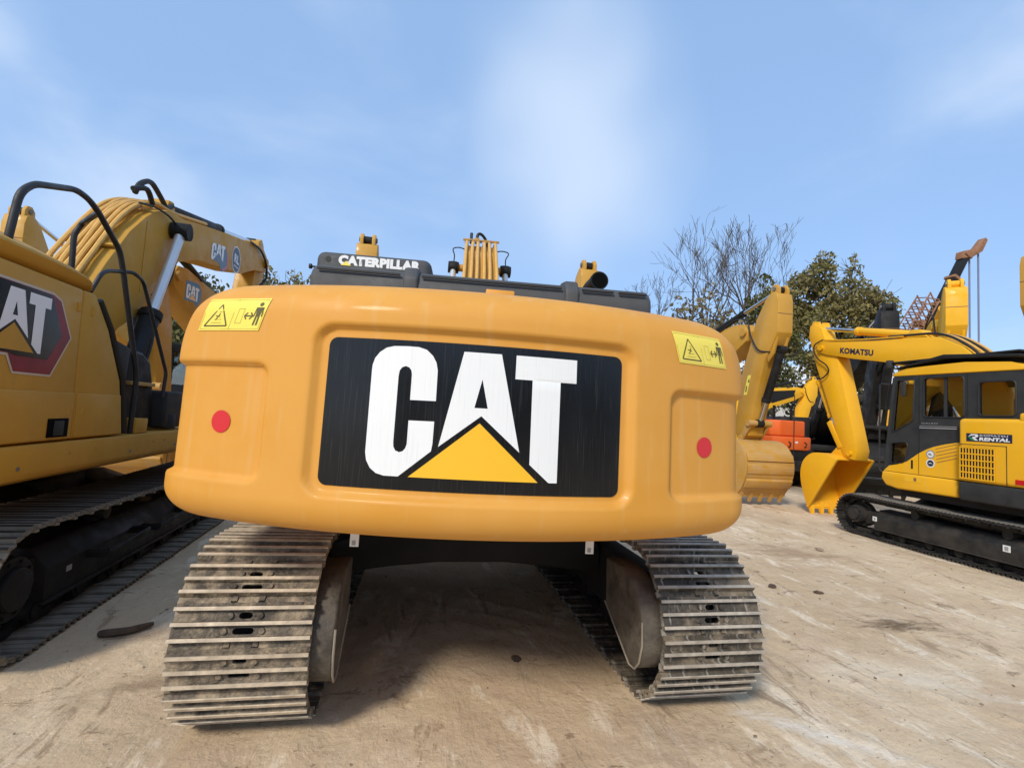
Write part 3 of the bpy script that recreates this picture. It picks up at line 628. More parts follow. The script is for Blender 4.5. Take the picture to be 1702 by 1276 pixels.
# house, hood, cab ------------------------------------------------------------
hs = MB(HM)
hs.prism([(-1.36, -1.54), (-.45, -1.54), (-.45, -.55), (-1.36, -.55)], 'Z', 1.16, 2.06).prism([(.45, -1.54), (1.36, -1.54), (1.36, .9), (.45, .9)], 'Z', 1.16, 2.06)
hs.box((-.44, -1.54, 1.1), (.44, .3, 1.7)).box((-1.25, -1.5, 1.02), (1.25, 1.5, 1.155))
hs.build('house_body', 'orange_yellow_paint', ex, bevel=.03)
MB(HM).prism([(-.7, -1.7), (.7, -1.7), (1.2, -1.2), (1.2, 1.2), (-1.2, 1.2), (-1.2, -1.2)], 'Z', .975, 1.015).cyl((0, 0, .90), (0, 0, .96), .6, n=32).build('turntable_plate', 'hull_black', ex)
hd = MB(HM).prism([(-2.18, 2.1), (-.75, 2.1), (-.75, 2.30), (-.82, 2.345), (-2.06, 2.345), (-2.14, 2.33), (-2.18, 2.27)], 'X', -.87, .92).build('engine_hood', 'hood_plastic', ex, bevel=.035, seg=3)
for x in (-.365, .475):
    MB(HM).prism([(-2.194, 2.16), (-2.0, 2.16), (-.8, 2.16), (-.8, 2.365), (-2.05, 2.370), (-2.15, 2.352), (-2.194, 2.29)], 'X', x - .038, x + .038).build('hood_strap', 'hood_plastic', hd, bevel=.015, seg=3)
for a, b in ((-.83, -.42), (-.31, .42), (.53, .70), (.73, .88)):
    MB(HM).box((a, -2.186, 2.296), (b, -2.172, 2.306)).build('hood_groove', 'rubber', hd)
MB(HM).box((.02, -2.25, 2.13), (.165, -2.19, 2.247)).build('latch_block', 'orange_yellow_paint', hd, bevel=.006)
cb = MB(HM).prism([(-1.38, -.5), (-.41, -.5), (-.41, 1.35), (-1.38, 1.35)], 'Z', 2.60, 2.93).build('cab', 'hood_plastic', ex, bevel=.07, seg=4)
MB(HM).prism([(-1.38, -.5), (-.41, -.5), (-.41, 1.35), (-1.38, 1.35)], 'Z', 1.17, 1.72).build('cab_base', 'hood_plastic', cb, bevel=.05, seg=3)
for x in (-1.33, -.46):
    for y in (-.45, .35, 1.3): MB(HM).box((x - .05, y - .05, 1.65), (x + .05, y + .05, 2.72)).build('cab_pillar', 'hood_plastic', cb, bevel=.02)
for a, b in (((-1.3, -.475, 1.7), (-.5, -.465, 2.66)), ((-1.3, 1.31, 1.7), (-.5, 1.32, 2.66)), ((-1.36, -.4, 1.7), (-1.35, 1.25, 2.66)), ((-.44, -.4, 1.7), (-.43, 1.25, 2.66))):
    MB(HM).box(a, b).build('cab_window', 'cab_glass', cb)
MB(HM).box((-1.15, -.1, 1.73), (-.65, .4, 1.85)).box((-1.12, -.2, 1.8), (-.68, -.08, 2.5)).build('seat', 'seat_cloth', cb, bevel=.03)
cbf = lambda u, v: HM @ Vector((u, -.5025, v))
m = MB(); text_sheet('CATERPILLAR', cbf, BK, -1.19, 2.812, .69, .085, m, bold=.07); m.build('cab_lettering', 'decal_white', cb, angle=180)
sheet([(-1.168, 2.808), (-1.083, 2.808), (-1.125, 2.848)], lambda u, v: HM @ Vector((u, -.5045, v)), (), 0, BK).build('lettering_triangle', 'sticker_yellow', cb)
sheet(disc(-1.275, 2.853, .024), cbf, (), 0, BK).build('lamp_socket', 'rubber', cb)
MB(HM).cyl((-1.38, -.42, 2.80), (-1.43, -.42, 2.80), .008, n=8).cyl((-1.43, -.42, 2.80), (-1.45, -.42, 2.80), .022, n=10).build('side_knob', 'rubber', cb)
MB(HM).tube(round_path([(.80, -1.2, 2.2), (.80, -1.2, 2.56), (.80, -1.52, 2.56)], .12, 6), .058, 18).cyl((.80, -1.5, 2.56), (.80, -1.525, 2.56), .062, n=20).build('exhaust_pipe', 'black_paint', ex)
sheet(disc(.80, 2.56, .052), lambda u, v: HM @ Vector((u, -1.5275, v)), (), 0, BK).build('exhaust_mouth', 'hollow_black', ex)  # flat disc; shade inside the pipe is put into its colour
# boom, hoses and lift cylinders as far as they show above the hood, and the rest of the arm ahead
bx0, bx1 = -.16, .24
bm_ = MB(HM).prism([(.05, 1.75), (.05, 2.1), (.75, 2.95), (1.55, 3.72), (1.95, 3.95), (2.35, 3.96), (4.3, 3.55), (4.75, 3.3), (4.7, 3.05), (4.2, 3.0), (2.5, 3.12), (1.9, 2.9), (.6, 1.7)], 'X', bx0, bx1).build('boom', 'yellow_paint', ex, bevel=.015)
for i in range(6):
    x = bx0 + .005 + i * (bx1 - bx0 - .01) / 5 + [0, .004, -.004, .005, -.003, 0][i]
    hoses(ex, [[HM @ Vector(q) for q in ((x, .70, 2.97), (x + .004, 1.05, 3.31), (x, 1.40, 3.63), (x, 1.70, 3.86), (x, 1.92, 3.985), (x, 2.3, 4.01))]], .021, 'hose_yellow', parent=bm_)
MB(HM).obox((.04, 1.93, 4.02), (.50, .05, .035), Matrix.Rotation(R(20), 3, 'X')).build('hose_clamp_bar', 'worn_yellow', bm_, bevel=.006)
for i in range(7):
    x = -.17 + i * .068; MB(HM).cyl((x, 1.90, 3.96 + .02 * (i % 2)), (x, 1.88, 3.985 + .02 * (i % 2)), .014, n=8).build('clamp_bolt', 'steel', bm_)
hoses(ex, [[HM @ Vector(q) for q in ((-.10, 2.0, 4.0), (-.10, 2.02, 4.08), (-.10, 2.05, 4.16))], [HM @ Vector(q) for q in ((-.02, 2.0, 4.0), (-.01, 2.0, 4.13), (.05, 2.05, 4.15), (.12, 2.2, 4.11), (.11, 2.3, 4.05), (.04, 2.5, 4.0))]], .021, 'rubber', parent=bm_)
MB(HM).obox((-.02, 1.98, 4.045), (.07, .05, .06), Matrix.Rotation(.3, 3, 'X')).build('valve_block', 'worn_yellow', bm_, bevel=.01)
for s, x in ((-1, -.32), (1, .40)):
    c = cylinder(ex, HM @ Vector((x, .75, 1.45)), HM @ Vector((x, 1.95, 3.62)), .52, .075, ('black_paint', 'bright_rod'))
    MB(HM).cyl((x - .05, 1.95, 3.62), (x + .05, 1.95, 3.62), .085, n=18).build('rod_end', 'black_paint', c, bevel=.01)
    MB(HM).cyl((min(x, .04), 1.95, 3.62), (max(x, .04), 1.95, 3.62), .05, n=14).build('cylinder_pin', 'worn_yellow', bm_)
    hoses(ex, [[HM @ Vector(q) for q in ((x, 1.93, 3.68), (x - .005 * s, 1.92, 3.78), (x + .03 * s * (1 if s > 0 else .6), 1.92, 3.87), (x - .06 * s, 1.93, 3.90), (.04 + s * .2, 1.94, 3.88))]], .008, 'rubber', parent=bm_)
MB(HM).prism([(4.55, 3.5), (5.0, 3.7), (5.15, 3.5), (4.6, 1.5), (4.4, 1.3), (4.25, 1.5)], 'X', bx0 + .06, bx1 - .06).build('stick', 'yellow_paint', ex, bevel=.015)
bucket(ex, [(4.0, 1.35), (4.5, 1.45), (4.75, 1.1), (4.65, .6), (4.3, .22), (4.0, .14)], (-1, -.2), .40, 1.1, 'worn_yellow', name='bucket')

# ------------------------------------------------------------------ the excavator at the left edge
LA = R(3.7); LOFF = .39
lx = thing('excavator', 'shaded mustard-yellow excavator cropped by the left edge, with black handrails and a red-edged hexagon logo', 'excavator', (-4.295, .569, 0), LA)
undercarriage(lx, 2.38, .6, 2.2, .40, (('shoe_grey', 'shoe_black'), ('shoe_grey', 'shoe_black')), frame_mat='black_paint')
Y = lambda a: a - LOFF
for k, (a, b) in enumerate(((-.62, .05), (.25, .95))):   # step brackets on the right track frame
    st = MB().tube(round_path([(1.36, Y(a), .40), (1.50, Y(a), .40), (1.50, Y(b), .43), (1.36, Y(b), .43)], .03, 3), .014, 6)
    st.box((1.36, Y(a) - .006, .36), (1.50, Y(a) + .006, .42)).box((1.36, Y(b) - .006, .38), (1.50, Y(b) + .006, .44)).box((1.495, Y(a), .375), (1.507, Y(b), .43)).build('track_step', 'black_paint', lx)
MB().box((1.363, Y(.98), .40), (1.366, Y(1.13), .46)).build('frame_label', 'grey_mark', lx)
MB().box((1.363, Y(-.86), .33), (1.366, Y(-.80), .37)).build('frame_label', 'grey_mark', lx)
# house frame and deck
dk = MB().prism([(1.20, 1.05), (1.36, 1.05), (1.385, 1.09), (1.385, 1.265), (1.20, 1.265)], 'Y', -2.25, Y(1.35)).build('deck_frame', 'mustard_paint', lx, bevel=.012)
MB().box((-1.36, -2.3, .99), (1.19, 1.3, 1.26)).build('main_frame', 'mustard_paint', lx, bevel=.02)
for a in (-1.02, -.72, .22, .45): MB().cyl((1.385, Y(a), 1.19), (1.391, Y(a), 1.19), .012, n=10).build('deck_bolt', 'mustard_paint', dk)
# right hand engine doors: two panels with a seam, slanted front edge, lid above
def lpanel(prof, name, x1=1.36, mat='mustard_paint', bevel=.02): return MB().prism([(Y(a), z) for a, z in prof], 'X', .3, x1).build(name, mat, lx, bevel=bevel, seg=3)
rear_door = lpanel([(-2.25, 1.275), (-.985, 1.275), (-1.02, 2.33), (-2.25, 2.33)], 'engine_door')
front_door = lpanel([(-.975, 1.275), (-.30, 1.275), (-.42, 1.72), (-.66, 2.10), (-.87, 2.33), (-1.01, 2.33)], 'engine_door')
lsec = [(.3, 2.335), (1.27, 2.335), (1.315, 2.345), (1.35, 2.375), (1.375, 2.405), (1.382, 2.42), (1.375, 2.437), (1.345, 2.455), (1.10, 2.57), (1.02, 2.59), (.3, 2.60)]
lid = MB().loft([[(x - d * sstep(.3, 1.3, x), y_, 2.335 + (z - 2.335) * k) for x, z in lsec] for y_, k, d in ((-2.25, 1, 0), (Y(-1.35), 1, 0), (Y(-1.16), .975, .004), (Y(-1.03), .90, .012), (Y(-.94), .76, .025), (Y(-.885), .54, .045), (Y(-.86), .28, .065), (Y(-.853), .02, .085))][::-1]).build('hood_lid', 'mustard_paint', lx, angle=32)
MB().tube([(1.345, Y(a), z) for a, z in ((-.80, 2.30), (-.62, 2.12), (-.37, 1.74), (-.245, 1.29))], .024, 8).build('door_seal', 'rubber', front_door)
MB().box((1.30, Y(-2.2), 1.285), (1.3675, Y(-1.0), 1.60)).build('door_crease', 'mustard_paint', rear_door, bevel=.0065, seg=3)
MB().prism([(Y(-.955), 1.285), (Y(-.33), 1.285), (Y(-.40), 1.60), (Y(-.965), 1.60)], 'X', 1.30, 1.3675).build('door_crease', 'mustard_paint', front_door, bevel=.0065, seg=3)
MB().box((1.3685, Y(-1.255), 1.30), (1.3725, Y(-1.045), 1.425)).build('door_latch_recess', 'hollow_black', rear_door, bevel=.004)  # thin near-black plate drawn for the recess
MB().box((1.3735, Y(-1.20), 1.312), (1.379, Y(-1.10), 1.41)).build('door_latch', 'black_plastic', rear_door, bevel=.004)
for d_, a in ((rear_door, -1.06), (rear_door, -1.95), (front_door, -.90)):
    for z in (2.20, 1.48): MB().cyl((1.362, Y(a), z - .03), (1.362, Y(a), z + .03), .011, n=8).build('hinge', 'mustard_paint', d_)
for a in (-2.0, -1.5, -.2, .7, 1.0): MB().cyl((1.385, Y(a), 1.13), (1.392, Y(a), 1.13), .013, n=6).build('deck_bolt', 'steel', dk)
# hexagon logo on the rear door
def lf(off): return lambda u, v: (1.36 + off, Y(u), v)
LXN = (1, 0, 0)
bd = sheet([(-2.28, 2.235), (-1.33, 2.235), (-1.245, 2.205), (-1.105, 1.97), (-1.275, 1.695), (-1.605, 1.695), (-1.665, 1.795), (-2.28, 1.795)], lf(.0030), (), 0, LXN).build('logo_outline', 'badge_outline', rear_door)
sheet([(-2.28, 2.22), (-1.335, 2.22), (-1.255, 2.195), (-1.12, 1.97), (-1.282, 1.708), (-1.598, 1.708), (-1.655, 1.81), (-2.28, 1.81)], lf(.0045), (), 0, LXN).build('logo_red_border', 'badge_red', bd)
sheet([(-2.28, 2.215), (-1.36, 2.215), (-1.325, 2.19), (-1.215, 1.97), (-1.325, 1.80), (-1.60, 1.80), (-1.66, 1.815), (-2.28, 1.815)], lf(.006), (), 0, LXN).build('logo_field', 'panel_black', bd)
lt = lambda off: (lambda u, v: (1.36 + off, Y(-1.65 + .74 * u), 1.83 + .71 * (v - 1.354)))
badge_letters(lt(.0075), LXN).build('logo_letters', 'decal_white', bd)
sheet(CATL['tri'], lt(.0075), (), 0, LXN).build('logo_triangle', 'mustard_paint', bd)
# counterweight (out of the picture to the left), left side and cab
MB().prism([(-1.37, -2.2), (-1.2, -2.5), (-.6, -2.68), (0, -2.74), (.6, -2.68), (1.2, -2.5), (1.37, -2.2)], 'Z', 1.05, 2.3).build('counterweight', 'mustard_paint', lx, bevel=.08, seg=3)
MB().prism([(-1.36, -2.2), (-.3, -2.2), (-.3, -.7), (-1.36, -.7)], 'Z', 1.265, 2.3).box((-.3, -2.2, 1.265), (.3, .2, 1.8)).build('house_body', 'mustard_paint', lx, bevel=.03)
lc = MB().prism([(-1.4, -.6), (-.42, -.6), (-.42, 1.25), (-1.4, 1.25)], 'Z', 2.62, 2.96).build('cab', 'black_plastic', lx, bevel=.06, seg=3)
MB().prism([(-1.4, -.6), (-.42, -.6), (-.42, 1.25), (-1.4, 1.25)], 'Z', 1.27, 1.8).build('cab_base', 'black_plastic', lc, bevel=.04)
for x in (-1.35, -.47):
    for y in (-.55, .3, 1.2): MB().box((x - .05, y - .05, 1.75), (x + .05, y + .05, 2.7)).build('cab_pillar', 'black_plastic', lc)
for a, b in (((-1.33, -.565, 1.8), (-.5, -.56, 2.65)), ((-1.33, 1.21, 1.8), (-.5, 1.215, 2.65)), ((-.44, -.5, 1.8), (-.435, 1.15, 2.65)), ((-1.385, -.5, 1.8), (-1.38, 1.15, 2.65))): MB().box(a, b).build('cab_window', 'cab_glass', lc)
# black boxes and tank ahead of the doors
MB().prism([(Y(-.20), 1.27), (Y(-.02), 1.27), (Y(.02), 2.03), (Y(-.55), 2.13)], 'X', .35, 1.22).build('battery_box', 'black_plastic', lx, bevel=.03)
MB().prism([(Y(.0), 1.29), (Y(.62), 1.29), (Y(.56), 1.70), (Y(.46), 1.95), (Y(.30), 2.02), (Y(.0), 2.02)], 'X', .45, 1.20).build('fuel_tank', 'black_paint', lx, bevel=.04, seg=3)
MB().box((.5, Y(.62), 1.29), (1.30, Y(1.32), 1.67)).build('tool_box', 'black_plastic', lx, bevel=.03, seg=3)
MB().cyl((1.24, Y(.78), 1.28), (1.24, Y(.78), 1.43), .10, .09, 16).cyl((1.24, Y(.78), 1.43), (1.24, Y(.78), 1.47), .06, n=14).build('filler_cap', 'black_plastic', lx, bevel=.01)
MB().box((1.10, Y(-.04), 1.268), (1.34, Y(.18), 1.40)).build('step_block', 'mustard_paint', lx, bevel=.008)
MB().box((1.19, Y(.02), 1.70), (1.24, Y(.50), 1.735)).build('tank_step', 'worn_yellow', lx, bevel=.006)
# handrails
rl = MB().tube(round_path([(1.28, Y(-1.64), 2.40)] + [(1.30, Y(a), z) for a, z in ((-1.62, 2.76), (-1.52, 2.86), (-1.13, 3.0), (-.98, 2.995), (-.85, 2.95), (-.52, 2.77), (-.44, 2.63), (-.03, 1.78), (-.04, 1.27))], .07, 5), .021, 10).build('handrail', 'rail_black', lx)
MB().tube(round_path([(1.30, Y(-.85), 2.95), (.94, Y(-.36), 3.0), (.90, Y(-.375), 2.90), (.90, Y(-.35), 2.53)], .07, 5), .021, 10).build('rail_branch', 'rail_black', rl)
MB().tube(round_path([(1.28, Y(-.80), 2.36)] + [(1.30, Y(a), z) for a, z in ((-.73, 2.52), (-.65, 2.565), (-.28, 2.655), (-.10, 2.63), (.55, 1.85), (.52, 1.60))], .06, 5), .016, 10).build('handrail', 'rail_black', lx)
# boom of the left machine
bxl, bxr = .33, .75
bp = [(-.25, 1.75), (-.05, 2.15), (.20, 2.57), (.42, 2.88), (.77, 3.32), (1.06, 3.59), (1.28, 3.745), (1.55, 3.86), (2.05, 3.94), (3.1, 4.20), (4.4, 4.50), (5.9, 4.80), (6.2, 4.72), (6.3, 4.55), (6.2, 4.38), (5.4, 4.22), (4.52, 3.90), (3.4, 3.70), (2.59, 3.56), (1.95, 3.34), (1.48, 2.95), (1.18, 2.53), (.75, 2.28), (.3, 1.75)]
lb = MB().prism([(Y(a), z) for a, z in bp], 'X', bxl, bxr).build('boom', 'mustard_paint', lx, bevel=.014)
top = [(.08, 2.40), (.25, 2.66), (.42, 2.89), (.77, 3.33), (1.06, 3.60), (1.28, 3.75), (1.55, 3.865), (2.05, 3.94), (3.1, 4.20)]
for i, x in enumerate((.34, .40, .455, .51, .57, .63)):
    j = [.006, -.006, .008, -.004, .006, .0][i]
    hoses(lx, [[(x + (j if k % 2 else -j), Y(a - .03), z + .05 + (.02 if k in (3, 4) and i > 2 else 0)) for k, (a, z) in enumerate(top[:7 if i < 4 else 9])]], .023, 'hose_yellow', parent=lb)
for a, z in ((.55, 3.09), (1.17, 3.74)): MB().obox((.53, Y(a), z), (.42, .06, .03), Matrix.Rotation(R(38 if a < 1 else 20), 3, 'X')).build('hose_clamp_bar', 'mustard_paint', lb, bevel=.006)
hoses(lx, [[(.62, Y(1.05), 3.84), (.62, Y(1.14), 3.98), (.62, Y(1.36), 4.10), (.62, Y(1.62), 4.04), (.62, Y(1.80), 3.98), (.62, Y(1.95), 4.06)], [(.62, Y(1.0), 3.86), (.66, Y(1.2), 3.95), (.66, Y(1.36), 3.84)]], .030, 'rubber', parent=lb)
hoses(lx, [[(.765, Y(.85), 3.66), (.78, Y(1.15), 3.74), (.80, Y(1.45), 3.76), (.82, Y(1.62), 3.72)]], .012, 'rubber', parent=lb)
cylinder(lx, (.48, Y(2.02), 4.04), (.48, Y(5.95), 4.93), .52, .085, ('black_plastic', 'chrome'))
MB().prism([(Y(1.80), 3.88), (Y(2.15), 3.96), (Y(2.05), 4.14), (Y(1.92), 4.12)], 'X', .36, .60).build('cylinder_bracket', 'mustard_paint', lb, bevel=.01)
for s, x in ((1, .86), (-1, .09)):
    c = cylinder(lx, (x, Y(.62), 1.42), (x, Y(1.68), 3.66), .50, .10, ('black_paint', 'bright_rod'))
    MB().cyl((x - .09, Y(1.68), 3.66), (x + .09, Y(1.68), 3.66), .10, n=18).build('rod_end', 'black_paint', c, bevel=.012)
    hoses(lx, [[(x + .02, Y(1.10), 2.36), (x + .1, Y(1.0), 2.2), (x + .09, Y(.80), 1.7)]], .014, 'rubber', parent=c)
MB().cyl((.0, Y(1.68), 3.66), (.78, Y(1.68), 3.66), .07, n=16).build('cylinder_pin', 'mustard_paint', lb)
MB().box((.751, Y(1.08), 2.75), (.757, Y(1.10), 3.55)).build('boom_weld', 'mustard_paint', lb)
bl = lambda off, a0, z0, sc, sl: (lambda u, v: (bxr + off, Y(a0 + sc * u * 1.35), z0 + sc * (v - 1.354) + sl * sc * u * 1.35))
sheet([(3.03, 3.96), (3.62, 4.10), (3.78, 3.98), (3.78, 3.78), (3.55, 3.66), (3.38, 3.76), (3.03, 3.74)], lambda u, v: (bxr + .003, Y(u), v), (), 0, LXN).build('boom_logo_field', 'panel_black', lb)
sheet([(3.62, 4.10), (3.78, 3.98), (3.78, 3.78), (3.55, 3.66), (3.55, 3.72), (3.72, 3.80), (3.72, 3.96)], lambda u, v: (bxr + .0042, Y(u), v), (), 0, LXN).build('boom_logo_border', 'badge_pink', lb)
badge_letters(bl(.005, 3.32, 3.78, .50, .22), LXN).build('boom_logo_letters', 'decal_white', lb)
sheet(disc(4.20, 4.06, .235), lambda u, v: (bxr + .003, Y(u), v), (), 0, LXN).build('round_sticker', 'white', lb)
sheet(disc(4.20, 4.06, .21), lambda u, v: (bxr + .0045, Y(u), v), (), 0, LXN).build('round_sticker_field', 'navy', lb)
m = MB(); text_sheet('RL', lambda u, v: (bxr + .006, Y(u), v), LXN, 4.08, 4.0, .26, .15, m, bold=.05); sheet(bar2(4.08, 3.94, 4.33, 3.94, .018), lambda u, v: (bxr + .006, Y(u), v), (), 0, LXN, m)
m.build('sticker_letters', 'white', lb)
# stick folded down from the boom tip, bucket on the ground ahead
sk = MB().prism([(Y(5.85), 4.95), (Y(6.05), 5.05), (Y(6.2), 4.98), (Y(6.45), 4.6), (Y(6.3), 4.1), (Y(5.2), 1.5), (Y(5.0), 1.4), (Y(4.9), 1.6), (Y(5.7), 4.1)], 'X', .30, .66).build('stick', 'mustard_paint', lx, bevel=.014)
MB().cyl((.16, Y(6.08), 4.55), (.80, Y(6.08), 4.55), .10, n=18).build('stick_pin', 'mustard_paint', sk)
hoses(lx, [[(.77, Y(4.9), 4.62), (.79, Y(5.5), 4.66), (.80, Y(5.95), 4.52), (.79, Y(6.1), 4.25), (.72, Y(5.95), 4.05)]], .022, 'rubber', parent=sk)
bucket(lx, [(Y(4.55), 1.2), (Y(5.1), 1.4), (Y(5.5), 1.05), (Y(5.4), .55), (Y(5.0), .2), (Y(4.6), .14)], (-1, -.2), .47, 1.1, 'worn_yellow')

# ------------------------------------------------------------------ the golden excavator on the right
kx = thing('excavator', 'golden-yellow excavator with black cab and slatted side grille, standing at the right edge', 'excavator', (8.0, .8, 0))
undercarriage(kx, 1.98, .48, 1.88, .33, (('shoe_black', 'shoe_inner'), ('shoe_black', 'shoe_black')), pitch=.155)
KX = -1.11                                              # cab side, local x (faces the camera)
KN = (-1, 0, 0)
kf = lambda x: (lambda u, v: (x, u, v))
for a, b, c, d in ((1.16, .28, 1.23, .35), (-.62, .29, -.54, .37)):
    lab = MB().box((-1.165, a, b), (-1.161, c, d)).build('frame_label', 'white', kx); MB().box((-1.168, a + .02, b + .015), (-1.1655, c - .02, d - .015)).build('label_print', 'grey_mark', lab)
skirt = MB().prism([(1.11, 1.10), (1.13, .98), (1.05, .88), (.86, .845), (.0, .855), (.0, 1.095)], 'X', -1.13, .95).build('house_skirt', 'golden_paint', kx, bevel=.03, seg=3)
MB().box((-1.0, -1.3, .74), (1.0, .9, .842)).cyl((0, 0, .60), (0, 0, .75), .5, n=28).build('turntable_plate', 'hull_black', kx)
tailp = [(-1.22, -.07), (1.22, -.07), (1.22, -1.0), (.95, -1.45), (.5, -1.68), (-.5, -1.68), (-.95, -1.45), (-1.22, -1.0)]
MB().prism(tailp, 'Z', .845, 1.095).build('tail_bumper', 'black_plastic', kx, bevel=.03, seg=3)
cov = MB().prism(tailp, 'Z', 1.10, 1.945).build('engine_cover', 'golden_paint', kx, bevel=.055, seg=4)
MB().prism([(-1.21, -.75), (1.0, -.75), (1.0, -1.5), (-.9, -1.42), (-1.21, -1.0)], 'Z', 1.90, 2.02).build('rear_hood', 'golden_paint', cov, bevel=.03, seg=3)
MB().box((-1.2225, -.632, 1.11), (-1.2195, -.624, 1.60)).box((-1.2225, -.632, 1.594), (-1.2195, -.075, 1.602)).build('door_seam', 'black_plastic', cov)
gr = MB().box((-1.2235, -.505, 1.135), (-1.2205, -.095, 1.565)).build('grille_backing', 'black_paint', cov)
for i in range(12):
    a = -.50 + i * .398 / 11; MB().box((-1.229, a - .006, 1.14), (-1.2235, a + .006, 1.56)).build('grille_bar', 'golden_paint', gr)
for i in range(6):
    z = 1.145 + i * .41 / 5; MB().box((-1.2315, -.505, z - .008), (-1.2262, -.095, z + .008)).build('grille_rail', 'golden_paint', gr)
sg = MB().box((-1.2255, -.69, 1.642), (-1.2215, -.18, 1.748)).build('rental_sign', 'navy', cov)
sf = lambda u, v: (-1.2272, u, v)
m = MB(); text_sheet('RENTAL', lambda u, v: sf(-u, v), KN, .33, 1.655, .34, .045, m, bold=.055, shear=.12); text_sheet('KOMATSU', lambda u, v: sf(-u, v), KN, .34, 1.716, .31, .018, m, bold=.02)
for q in ([(.20, 1.70), (.24, 1.738), (.31, 1.738), (.325, 1.72), (.315, 1.70), (.285, 1.69), (.32, 1.655), (.285, 1.655), (.25, 1.688), (.25, 1.70), (.285, 1.705), (.29, 1.72), (.25, 1.72)],): sheet([(-a, b) for a, b in q], sf, (), 0, KN, m)
m.build('sign_lettering', 'white', sg)
sheet([(-.235, 1.69), (-.20, 1.70), (-.24, 1.662), (-.26, 1.655), (-.285, 1.655)], sf, (), 0, KN).build('sign_green_mark', 'green_mark', sg)
MB().box((-1.228, -.90, 1.14), (-1.22, -.72, 1.20)).build('red_marker', 'red_light', cov)
# cab
quarter = [(.88, 2.53), (.60, 2.53), (.63, 1.90), (.955, 1.71)]; lowwin = [(.97, 1.55), (.73, 1.58), (.70, 1.52), (.76, 1.26), (.985, 1.22)]
def soften(poly, r=.04): return [tuple(q)[:2] for q in round_path([(*poly[-1], 0)] + [(*p_, 0) for p_ in poly] + [(*poly[0], 0)], r, 3)[1:-1]]
doorw = rrect(-.075, 1.96, .47, 2.54, .05); rearw = rrect(-.665, 1.985, -.25, 2.44, .05)
outer = [(1.09, 1.12), (.93, 2.60), (-.78, 2.56), (-.80, 1.5), (-.80, 1.12)]
cab = MB().plate(outer, [soften(quarter), soften(lowwin), doorw, rearw], 'X', KX, KX + .05).build('cab', 'black_plastic', kx)
MB().plate([(1.09, 1.12), (.93, 2.60), (-.78, 2.56), (-.80, 1.12)], [rrect(-.6, 1.5, .8, 2.45, .05)], 'X', KX + .93, KX + .98).build('cab_far_side', 'black_plastic', cab)
MB().plate([(KX + .05, 1.12), (KX + .93, 1.12), (KX + .93, 2.55), (KX + .05, 2.55)], [rrect(KX + .14, 1.95, KX + .84, 2.45, .05)], 'Y', -.80, -.76).build('cab_back', 'black_plastic', cab)
for x in (KX + .03, KX + .95): MB().tube([(x, 1.08, 1.12), (x, .93, 2.58)], .035, 8).build('front_pillar', 'black_plastic', cab)
MB().box((KX + .05, .90, 1.12), (KX + .93, 1.07, 1.30)).box((KX + .02, -.78, 1.098), (KX + .96, 1.05, 1.122)).build('cab_floor', 'black_plastic', cab)
rf = MB().prism([(.96, 2.60), (.90, 2.66), (.72, 2.715), (-.10, 2.73), (-.62, 2.68), (-.80, 2.60), (-.80, 2.565), (.93, 2.60)], 'X', KX - .012, KX + .99).build('cab_roof', 'golden_paint', cab, bevel=.028, seg=3)
for q, nm in ((soften(quarter), 'quarter_window'), (soften(lowwin), 'low_window'), (doorw, 'door_window'), (rearw, 'rear_side_window')):
    w = sheet(q, kf(KX + .022), (), 0, KN).build(nm, 'cab_glass', cab)
    MB().tube([(KX - .004, a, b) for a, b in q + q[:1]], .010, 5).build('window_seal', 'rubber', w)
MB().box((KX + .95, -.6, 1.5), (KX + .955, .8, 2.45)).build('far_window', 'cab_glass', cab)
sheet([(KX + .06, 1.2), (KX + .92, 1.2), (KX + .92, 2.5), (KX + .06, 2.5)], lambda u, v: (u, 1.06 - (v - 1.2) * .105, v), (), 0, (0, 1, 0)).build('windscreen', 'cab_glass', cab)
MB().box((KX + .012, .16, 1.97), (KX + .035, .20, 2.53)).build('window_divider', 'black_plastic', cab)
MB().box((KX - .004, .534, 1.11), (KX + .001, .542, 2.57)).box((KX - .004, -.118, 1.83), (KX + .001, -.11, 2.57)).build('door_seam', 'rubber', cab)
MB().box((KX - .008, .02, 1.795), (KX - .001, .53, 1.806)).box((KX - .007, .02, 1.825), (KX - .001, .53, 1.831)).build('door_trim', 'bright_rod', cab)
low = sheet([(1.09, 1.105), (1.0, 1.19), (.86, 1.225), (.72, 1.28), (.63, 1.35), (.54, 1.42), (.43, 1.485), (.33, 1.53), (.18, 1.575), (.02, 1.61), (-.06, 1.62), (-.06, 1.105)], kf(KX - .0045), (), 0, KN).build('yellow_door_foot', 'golden_paint', cab)
for i in range(5):
    z = 1.585 - i * .048; sheet(bar2(.02, z, .30 - i * .004, z - .085, .009), kf(KX - .0065), (), 0, KN).build('louvre', 'rust', low)
MB().box((KX - .006, .536, 1.11), (KX - .0048, .543, 1.42)).build('door_gap', 'rubber', low)
MB().box((KX - .007, .625, 1.18), (KX - .0048, .655, 1.31)).build('door_handle_slot', 'rubber', low)
for z, f1 in ((1.42, 'grey_mark'), (1.29, 'white')):
    st = sheet(disc(.37, z, .062), kf(KX - .0065), (), 0, KN).build('round_sticker', f1, low); sheet(disc(.37, z, .045), kf(KX - .008), (), 0, KN).build('sticker_field', 'white' if f1 == 'grey_mark' else 'navy', st)
    m = MB()
    if f1 == 'grey_mark': text_sheet('RL', lambda u, v: (KX - .0095, -u, v), KN, -.395, z - .014, .05, .028, m, bold=.04)
    else: sheet([(.405, z - .01), (.37, z + .012), (.335, z - .012), (.37, z - .002)], kf(KX - .0095), (), 0, KN, m)
    m.build('sticker_print', 'navy' if f1 == 'grey_mark' else 'white', st)
